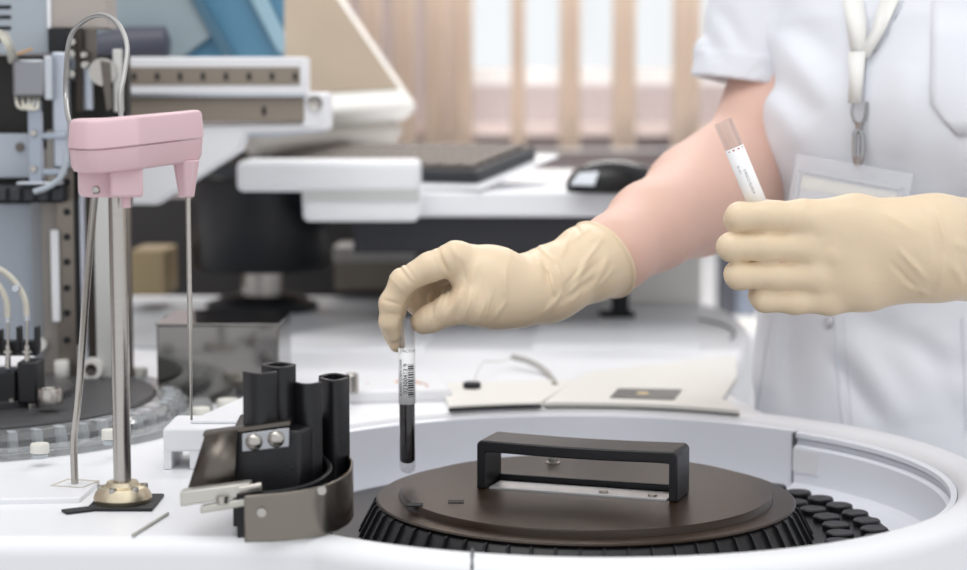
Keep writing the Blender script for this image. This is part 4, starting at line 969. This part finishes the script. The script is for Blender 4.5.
folds = [
    # wrist creases and cuff wrinkles
    g1(534, 256, 552, 276, .0022, .0016), g1(552, 276, 558, 300, .0022, .0016), g1(558, 300, 545, 318, .0022, .0014), g1(544, 262, 548, 290, .0020, -.0012),
    g1(575, 236, 560, 262, .0030, .0016), g1(590, 262, 572, 302, .0032, .0018), g1(612, 262, 598, 292, .0030, .0016), g1(600, 282, 560, 306, .0032, -.0018),
    g1(590, 240, 612, 244, .0040, .0012), g1(560, 300, 600, 268, .0026, -.0014),
    # pull lines across the thumb web
    g1(505, 270, 506, 300, .0020, .0013), g1(506, 300, 494, 320, .0020, .0013), g1(490, 296, 486, 318, .0016, .0009),
    g1(462, 286, 452, 312, .0016, .0010), g1(470, 288, 466, 318, .0016, .0009), g1(455, 292, 444, 322, .0014, .0009), g1(447, 298, 437, 324, .0013, .0007), g1(478, 262, 470, 284, .0022, .0010),
    g1(458, 252, 466, 282, .0018, -.0008), g1(438, 256, 448, 272, .0022, -.0012),
    *[g1(446 + 7.0 * i, 286 + .6 * i, 428 + 8.2 * i, 326 - .2 * i, .0010, (-.0007 if i % 2 else .0006)) for i in range(9)],
    g1(540, 250, 558, 266, .0016, .0014), g1(558, 266, 565, 288, .0016, .0016), g1(565, 288, 553, 316, .0016, .0015), g1(536, 256, 548, 268, .0012, -.0010), g1(546, 268, 552, 296, .0012, -.0009),
    g1(484, 268, 486, 300, .0012, .0006), g1(486, 300, 478, 322, .0012, .0007), g1(437, 248, 448, 274, .0013, -.0012), g1(430, 250, 438, 270, .0012, -.0006),
    g1(398, 262, 410, 276, .0010, .0006), g1(388, 276, 404, 292, .0012, .0006), g1(450, 244, 462, 262, .003, .0012), g1(574, 246, 596, 232, .0016, .0010), g1(606, 244, 586, 268, .0018, .0010),
    g1(584, 270, 556, 300, .0016, -.0010), g1(620, 272, 600, 296, .0018, .0010), g1(588, 288, 572, 310, .0018, .0008), g1(577, 228, 588, 244, .0016, -.0009),
    # finger joints
    g1(398, 267, 412, 284, .0014, -.0012), g1(403, 264, 415, 279, .0012, -.0008), g1(382, 300, 402, 306, .0013, -.0009), g1(384, 314, 401, 316, .0011, -.0006), g1(424, 308, 427, 332, .0012, -.0005), g1(432, 304, 434, 330, .0012, -.0006),
]
cn = (P(640, 240, 1.575) - P(600, 258, 1.535)).normalized(); cn = (cn + Vector((.10, 0, .28))).normalized()
glove('glove', F, D, None, None, None, folds, P(601, 259, 1.535), cn)
XS = [p for ch in list(hand2.values()) for p, r in ch] + [WL + (EL - WL) * .36]
lo_ = Vector((min(p.x for p in XS), min(p.y for p in XS), min(p.z for p in XS))) - Vector((.016, .045, .030)); hi_ = Vector((max(p.x for p in XS), max(p.y for p in XS), max(p.z for p in XS))) + Vector((.03, .03, .03))
F = Field(lo_, hi_, .0013)
D = hand_sdf(F, hand2, palm2, kf=.0005)
D = smin(D, F.chain([(p, r + .001) for p, r in arm2[:3]], .01), .016)
D = smin(D, F.chain([(WL + Vector((0, 0, .012)), .0225), (WL + (EL - WL) * .3 + Vector((0, 0, .010)), .026)], .01), .014)
D = smin(D, F.chain([(WL + Vector((0, 0, -.010)), .0225), (WL + (EL - WL) * .3 + Vector((0, 0, -.012)), .028)], .01), .014)
g2 = lambda x0, y0, x1, y1, w, a, Y=1.315: F.fold(P(x0, y0, Y), P(x1, y1, Y), w, a)
folds = [g2(934, 200, 942, 250, .0020, .0016), g2(942, 250, 936, 292, .0022, .0016), g2(925, 204, 933, 262, .0018, -.0007), g2(896, 248, 925, 280, .0018, .0012), g2(890, 262, 922, 296, .0018, -.0009),
         g2(948, 262, 962, 285, .0024, .0014), g2(950, 240, 967, 250, .003, .001), g2(880, 210, 915, 232, .0022, .0006), g2(905, 285, 930, 296, .002, .001),
         g2(812, 212, 824, 236, .006, .0010), g2(830, 248, 838, 266, .006, .0010), g2(790, 204, 792, 226, .0025, -.0004)]
cn2 = (EL - WL).normalized()
glove('glove', F, D, None, None, None, folds, WL + cn2 * .085, cn2)
# ---- tunic
F = Field((.20, 1.54, .60), (.68, 2.00, 1.42), .0036)
tp_ = [(0.60, .198, .150), (.72, .192, .142), (.84, .182, .134), (.92, .172, .128), (1.00, .166, .118), (1.08, .166, .112), (1.16, .167, .114), (1.235, .151, .118), (1.31, .160, .106), (1.37, .120, .078), (1.42, .10, .06)]
D = torso(F, tp_)
D = smin(D, F.ell(T(-.058, -.075, 1.215), (.062, .055, .068), ROT), .04); D = smin(D, F.ell(T(.058, -.075, 1.215), (.062, .055, .068), ROT), .04)
D = smin(D, F.chain([(SR + Vector((.012, -.01, .004)), .056), (T(0, .01, 1.372), .070), (SL, .059)], .03), .03)
D = smin(D, F.cone(SL, SL.lerp(EL, .22), .059, .055), .02); D = smin(D, F.cone(SR, SR.lerp(ER, .2), .056, .052), .02)
D = np.maximum(D, F.Z - 1.405)
gf = lambda x0, y0, x1, y1, w, a, Y=1.67: F.fold(P(x0, y0, Y), P(x1, y1, Y), w, a)
for f in [gf(780, 92, 812, 150, .010, .0025), gf(782, 130, 800, 215, .012, .002), gf(785, 70, 830, 120, .012, -.003), gf(790, 20, 835, 110, .010, .003), gf(806, 0, 850, 70, .012, -.003),
          gf(905, 60, 890, 160, .014, .003), gf(925, 80, 935, 190, .014, -.003), gf(760, 200, 850, 260, .014, .003),
          gf(795, 318, 775, 420, .011, .005), gf(812, 325, 808, 430, .010, -.0045), gf(850, 335, 905, 425, .014, .006), gf(846, 365, 880, 425, .008, -.005), gf(900, 320, 925, 420, .016, .004),
          gf(870, 320, 960, 372, .013, -.005), gf(930, 330, 967, 410, .012, .004), gf(776, 330, 760, 420, .008, -.004), gf(940, 120, 960, 200, .016, .003)]:
    D = D + f * 1.35
# V neck
U = (F.X - AX.x) * ex.x + (F.Y - AX.y) * ex.y; V = (F.X - AX.x) * ey.x + (F.Y - AX.y) * ey.y
vz = P(862, 52, 1.66).z
neck = np.maximum(np.abs(U) - (F.Z - vz) * .52, V + .01)
D0 = D + .006
D = np.maximum(D, -np.maximum(neck, -D0))
D = np.maximum(D, -F.cone(T(0, .0, 1.36), T(0, -.02, 1.46), .060, .066))
tunic, tV, tQ = nets_obj('tunic', F, D, CLOTH, pr, 2)
bvh = BVHTree.FromPolygons([Vector(v) for v in tV.tolist()], tQ.tolist())
def on(px, py, lift=.001):
    h = bvh.ray_cast(Vector((0, 0, CAMZ)), ray(px, py).normalized())
    if h[0] is None: h = (P(px, py, 1.68), Vector((0, -1, 0)))
    n = h[1] if h[1].y < 0 else -h[1]
    return h[0] + n * lift
def onn(px, py):
    h = bvh.ray_cast(Vector((0, 0, CAMZ)), ray(px, py).normalized()); n = h[1]; return n if n.y < 0 else -n
def seam(name, pxs, r=.0012, m=STITCH, lift=.0002, n=6):
    pts = []
    for (x0, y0), (x1, y1) in zip(pxs, pxs[1:]):
        for k_ in range(n): pts.append(on(x0 + (x1 - x0) * k_ / n, y0 + (y1 - y0) * k_ / n, lift))
    pts.append(on(*pxs[-1], lift)); return obj(name, tube(B(), pts, r, 6, sm=False), m, tunic)
def patch(name, cols, lift=.002, m=CLOTH, nx=8):
    """cloth panel lying on the tunic: list of rows of pixel points (left, right)"""
    b = B(); rows = [[b.verts.new(on(l[0] + (r[0] - l[0]) * i / nx, l[1] + (r[1] - l[1]) * i / nx, lift)) for i in range(nx + 1)] for l, r in cols]
    for a, c in zip(rows, rows[1:]):
        for i in range(nx): b.faces.new((a[i], a[i + 1], c[i + 1], c[i]))
    o = obj(name, b, m, tunic); md = o.modifiers.new('s', 'SOLIDIFY'); md.thickness = .0022; md.offset = 1; return o
seam('centre_seam', [(868, 52), (866, 100), (862, 160), (858, 198)]); seam('centre_seam', [(836, 318), (836, 350), (840, 395), (845, 430)], .0016)
seam('placket_edge', [(845, 318), (846, 350), (850, 400), (853, 430)], .0009)
seam('front_dart', [(772, 318), (766, 350), (760, 392), (757, 410)], .0012)
seam('side_seam', [(962, 318), (964, 370), (966, 430)], .0012)
patch('chest_pocket', [((932, 2), (1010, 2)), ((931, 40), (1010, 40)), ((930, 80), (1010, 80)), ((930, 103), (1008, 103)), ((943, 120), (996, 120)), ((957, 136), (985, 136))])
patch('lapel', [((846, 0), (851, 0)), ((849, 25), (855, 25)), ((854, 48), (862, 48))], nx=3); patch('lapel', [((897, 0), (903, 0)), ((885, 25), (892, 25)), ((869, 50), (877, 50))], nx=3)
c = on(829, 322, .001); n0 = onn(829, 322)
obj('snap_button', lathe(B(), [(0, .003), (.004, .0025), (.0058, 0)], c, 18, axis=n0), mat('button_pearl', (200, 200, 206), .3), tunic)
# sleeve of the right arm (hollow)
F = Field((.12, 1.76, 1.16), (.42, 2.04, 1.44), .0022)
hemc = P(747, 84, 1.885); top = P(770, -12, 1.90)
ax_ = (hemc - top).normalized()
D = F.chain([(top + Vector((.006, 0, 0)), .064), (hemc + ax_ * .03 + Vector((.004, 0, 0)), .0590)], .01); DB = D
D = D + F.fold(P(712, 10, 1.75), P(735, 60, 1.75), .008, -.004) + F.fold(P(735, 0, 1.75), P(758, 50, 1.75), .008, -.004) + F.fold(P(700, 50, 1.75), P(722, 30, 1.75), .008, .004)
pn = Vector((-.16, -.03, -1)).normalized()
cut = F.plane(hemc, pn)
inner = np.maximum(DB + .0085, -F.plane(hemc - ax_ * .10, pn))
D2 = smin(D, np.maximum(D - .0016, np.maximum(-F.plane(hemc - ax_ * .026, pn), 0 * D)), .001)
D2 = np.maximum(np.maximum(D2, cut), -inner)
sl, sV, sQ = nets_obj('sleeve', F, D2, CLOTH, tunic, 1)
F = Field((.40, 1.44, 1.08), (.70, 1.80, 1.44), .004)
hl2 = SL.lerp(EL, .55); ax2 = (hl2 - SL).normalized()
D = F.chain([(SL - ex * .015, .061), (hl2 + ax2 * .03, .059)], .01); inner = np.maximum(D + .010, -F.plane(hl2 - ax2 * .08, ax2))
nets_obj('sleeve', F, np.maximum(np.maximum(D, F.plane(hl2, ax2)), -inner), CLOTH, tunic, 1)
# trousers and shoes (below the frame)
F = Field((.15, 1.52, .05), (.70, 2.06, .92), .007)
D = np.maximum(torso(F, [(0.7, .150, .105), (.92, .165, .112)]), np.maximum(F.Z - .9, .74 - F.Z))
for s_ in (-1, 1):
    D = smin(D, F.chain([(T(.085 * s_, 0, .84), .092), (T(.09 * s_, -.01, .47), .070), (T(.09 * s_, .01, .07), .062)], .02), .02)
D = np.maximum(D, .085 - F.Z); nets_obj('trousers', F, D, CLOTH, pr, 2)
for s_ in (-1, 1):
    ap = T(.09 * s_, .02, .0)
    F = Field(ap - Vector((.20, .25, .004)), ap + Vector((.20, .20, .14)), .005)
    D = smin(F.cone(ap + ey * .03 + Vector((0, 0, .045)), ap - ey * .15 + Vector((0, 0, .038)), .046, .040), F.cone(ap + Vector((0, 0, .05)), ap + Vector((0, 0, .10)), .042, .042), .02)
    D = np.maximum(D, .001 - F.Z + 0 * F.X); nets_obj('shoe', F, D, SHOE, pr, 2)

# ---- lanyard with badge
q0 = on(858, 60, .006)
ly = empty('badge_lanyard', q0, 'white lanyard with a metal swivel clip and a clear plastic badge sleeve on the tunic', 'lanyard')
def ribbon(name, rows, t=.0012, m=CLOTH, lift=.004, par=ly, fixed=None):
    b = B(); L = []
    for (x0, y0, x1, y1) in rows:
        L.append((b.verts.new(on(x0, y0, lift)), b.verts.new(on((x0 + x1) / 2, (y0 + y1) / 2, lift)), b.verts.new(on(x1, y1, lift))))
    for a, c in zip(L, L[1:]):
        b.faces.new((a[0], a[1], c[1], c[0])); b.faces.new((a[1], a[2], c[2], c[1]))
    o = obj(name, b, m, par); md = o.modifiers.new('s', 'SOLIDIFY'); md.thickness = t; return o
RIB = mat('ivory_ribbon', (234, 234, 230), .7, bump=.2, bscale=700)
ribbon('strap', [(845, 0, 862, 0), (849, 25, 865, 25), (854, 60, 868, 60)], m=RIB)
ribbon('strap', [(884, 0, 903, 0), (874, 30, 890, 30), (860, 60, 872, 60)], m=RIB, lift=.0055)
ribbon('strap_tail', [(852, 55, 870, 55), (853, 80, 868, 80), (852, 104, 866, 104)], m=RIB, lift=.0075)
CHR = mat('chrome', (168, 168, 168), .22, 1.0, var=.1)
yc = on(859, 112, .009).y
b = B(); tube(b, [P(853, 103, yc), P(852, 114, yc), P(855, 122, yc), P(859, 126, yc), P(863, 122, yc), P(866, 113, yc - .001), P(867, 102, yc)], .0014, 10)
obj('swivel_loop', b, CHR, ly)
b = cyl(B(), P(859, 122, yc), P(859, 129, yc), .0040, .0032); obj('swivel_barrel', b, CHR, ly)
b = B(); tube(b, [P(859, 128, yc), P(855, 134, yc), P(854.5, 148, yc), P(855, 160, yc), P(858, 166, yc - .001), P(861, 160, yc - .002), P(862.5, 148, yc - .002), P(862, 136, yc - .001), P(859, 129, yc)], .0022, 10)
obj('clip_hook', b, CHR, ly)
b = cyl(B(), P(862, 134, yc - .001), P(862.5, 152, yc - .002), .0018, .0026); obj('clip_gate', b, CHR, ly)
b = cyl(B(), P(858, 157, yc - .001), P(858, 168, yc - .001), .0036, .0030); obj('clip_tip', b, CHR, ly)
# badge sleeve
c1, c2 = on(803, 152, .006), on(918, 172, .006)
dn = Vector((-.02, -.10, -1)); 
uu = (c2 - c1); wv = uu.length; uu.normalize(); dn = (dn - uu * dn.dot(uu)).normalized(); bn = uu.cross(dn).normalized()
if bn.y > 0: bn = -bn
c1 = c1 + bn * .004
def bq(s0, s1, t0, t1, h=0): return [c1 + uu * s0 + dn * t0 + bn * h, c1 + uu * s1 + dn * t0 + bn * h, c1 + uu * s1 + dn * t1 + bn * h, c1 + uu * s0 + dn * t1 + bn * h]
bd_ = obj('badge_sleeve', slab(B(), bq(0, wv, 0, .080), bn, .0009), mat('clear_vinyl', (238, 240, 244), .12, alpha=.30, spec=.8), ly, bevel=.0003)
obj('sleeve_border', slab(slab(slab(B(), bq(.006, .0085, .014, .078, .001), bn, .0006), bq(wv - .0085, wv - .006, .014, .078, .001), bn, .0006), bq(.006, wv - .006, .013, .0155, .001), bn, .0006), mat('vinyl_weld', (222, 225, 230), .3, alpha=.8), bd_)
obj('badge_card', slab(B(), bq(.010, wv - .012, .019, .078, -.0006), bn, .0005), mat('card_white', (226, 228, 230), .5), ly)
obj('card_band', slab(B(), bq(.010, wv - .012, .019, .030, .0001), bn, .0002), mat('card_ivory', (234, 233, 224), .5), ly)

# ================================================================== sample tubes
TG = mat('tube_glass', (250, 250, 250), .03, var=0)
_n = TG.node_tree; _t = _n.nodes.new('ShaderNodeBsdfTransparent'); _t.inputs[0].default_value = (.95, .95, .95, 1)
_g = _n.nodes.new('ShaderNodeBsdfGlossy'); _g.inputs['Roughness'].default_value = .04; _w = _n.nodes.new('ShaderNodeLayerWeight'); _w.inputs[0].default_value = .5
_m = _n.nodes.new('ShaderNodeMixShader'); _p = _n.nodes.new('ShaderNodeMath'); _p.operation = 'POWER'; _p.inputs[1].default_value = 3.0; _n.links.new(_w.outputs['Facing'], _p.inputs[0]); _q = _n.nodes.new('ShaderNodeMath'); _q.operation = 'MULTIPLY_ADD'; _q.inputs[1].default_value = .5; _q.inputs[2].default_value = .055; _n.links.new(_p.outputs[0], _q.inputs[0]); _n.links.new(_q.outputs[0], _m.inputs[0]); _n.links.new(_t.outputs[0], _m.inputs[1]); _n.links.new(_g.outputs[0], _m.inputs[2])
_n.links.new(_m.outputs[0], _n.nodes['Material Output'].inputs[0])
def rot_to(a, d): return Vector((0, 0, 1)).rotation_difference(Vector(d)).to_matrix().to_4x4()
def sample_tube(name, top, bot, r, label, blood=None, lab=None, facing=0.0, cap=False):
    """glass tube from its open top to the round bottom; lab = (t0, t1) along the axis"""
    top, bot = Vector(top), Vector(bot); L = (top - bot).length; ax = (top - bot).normalized()
    t = empty(name, bot, label, 'test tube')
    # own frame: local z = ax, local -y towards the camera
    zc = ax; yc_ = Vector((0, 1, 0)); yc_ = (yc_ - zc * yc_.dot(zc)).normalized(); xc_ = yc_.cross(zc)
    M = Matrix((xc_, yc_, zc)).transposed().to_4x4(); M.translation = bot
    def put(nm, bm, m, par=t, **k):
        bmesh.ops.transform(bm, matrix=M, verts=bm.verts); return obj(nm, bm, m, par, **k)
    hs_ = [(r * math.sin(a), r - r * math.cos(a)) for a in [i * PI / 2 / 8 for i in range(9)]]
    ri = r - .0011; hi2 = [(ri * math.sin(a), r - ri * math.cos(a)) for a in [i * PI / 2 / 8 for i in range(9)]]
    wall = hs_ + [(r, L - .0004), (r - .0004, L), (ri + .0003, L)] + [(ri, L - .0006)] + hi2[::-1]
    put('glass_wall', lathe(B(), wall, (0, 0, 0), 48), TG, sharp=60)
    if blood:
        z0, z1 = blood; rb = r - .0005
        pr_ = [(0, z0)] + [(rb * math.sin(a), z0 + rb * .6 - rb * .6 * math.cos(a)) for a in [i * PI / 2 / 8 for i in range(1, 9)]] + [(rb, z1), (0, z1)]
        put('blood', lathe(B(), pr_, (0, 0, 0), 48), BLOOD)
    def wrap(bm, x0, z0_, rot=False, off=0.0):
        rr = r + .00025 + off
        for v in bm.verts:
            s_, h_ = (v.co.x, v.co.y) if not rot else (-v.co.y, v.co.x)
            a = (x0 + s_) / rr + facing - PI / 2
            v.co = Vector((rr * math.cos(a), rr * math.sin(a), z0_ + h_))
        return bm
    if lab:
        z0, z1 = lab; b = B(); n = 28
        for i in range(n):
            a0_, a1_ = facing - PI / 2 - 1.9 + 3.8 * i / n, facing - PI / 2 - 1.9 + 3.8 * (i + 1) / n; rr = r + .0002
            q = [(rr * math.cos(a0_), rr * math.sin(a0_), z0), (rr * math.cos(a1_), rr * math.sin(a1_), z0), (rr * math.cos(a1_), rr * math.sin(a1_), z1), (rr * math.cos(a0_), rr * math.sin(a0_), z1)]
            b.faces.new([b.verts.new(v) for v in q])
        bmesh.ops.remove_doubles(b, verts=b.verts, dist=1e-7)
        lo2 = put('paper_label', b, PAPER); md = lo2.modifiers.new('s', 'SOLIDIFY'); md.thickness = .0001
        return t, put, wrap, lo2, L
    return t, put, wrap, None, L
T1t, T1b = P(406.5, 318, Y1), P(407.5, 474, Y1)
t1, put, wrap, lab1, L1 = sample_tube('test_tube', T1t, T1b, .00645, 'upright glass tube of dark blood with a barcode label, held above the black lid', blood=(.0085, .056), lab=(.0565, .1005))
zz = lambda py: P(407, py, Y1).z - T1b.z
def bars(x0, x1, z0, z1, n, seed):
    rnd = random.Random(seed); b = B(); z = z0
    while z < z1:
        h = rnd.choice((.0005, .0009, .0013)); g_ = rnd.choice((.0005, .0007, .0009))
        m_ = 6; rows = [[b.verts.new((x0 + (x1 - x0) * i / m_, zq, 0)) for i in range(m_ + 1)] for zq in (z, min(z + h, z1))]
        for i in range(m_): b.faces.new((rows[0][i], rows[0][i + 1], rows[1][i + 1], rows[1][i]))
        z += h + g_
    return b
put('barcode', wrap(bars(.0012, .0066, 0, .026, 0, 3), 0, zz(396)), INK, lab1)
put('label_digits', wrap(text_bm('02300413 9', .0050), .0008, zz(390) - .002, rot=True, off=.00012), INK, lab1)
put('label_name', wrap(text_bm('KAREN CAPA DIRR', .0034), -.0040, zz(391) - .003, rot=True, off=.00012), INK, lab1)
tb_ = text_bm('JTFCTOR', .0034); put('label_heading', wrap(tb_, -.0055, zz(351.5), off=.00012), INK, lab1)
T2t, T2b = P(723, 121, 1.352), P(785, 270, 1.352)
ax_t = (T2t - T2b).normalized()
t2, put, wrap, lab2, L2 = sample_tube('test_tube', T2t, T2t - ax_t * .10, .00675, 'empty tilted glass tube with a white label, gripped in the nearer gloved fist', lab=(.02, .10 - .0205))
put('label_line', wrap(text_bm('CUPRO  KDRTE', .0026), .0012, .062, rot=True, off=.00012).copy() if False else wrap(text_bm('KDRTE CUDRO', .0027), .0010, .044, rot=True, off=.00012), mat('grey_ink', (130, 130, 136), .6), lab2)
put('label_line', wrap(text_bm('123 45', .0024), -.0028, .060, rot=True, off=.00012), mat('grey_ink', (130, 130, 136), .6), lab2)
b = B(); vs = [b.verts.new(p) for p in ((-.006, 0, 0), (-.002, 0, 0), (.002, 0, 0), (.006, 0, 0), (.006, .0009, 0), (.002, .0009, 0), (-.002, .0009, 0), (-.006, .0009, 0))]
for i in range(3): b.faces.new((vs[i], vs[i + 1], vs[6 - i], vs[7 - i]))
put('red_stripe', wrap(b, 0, .0775, off=.00012), REDINK, lab2)
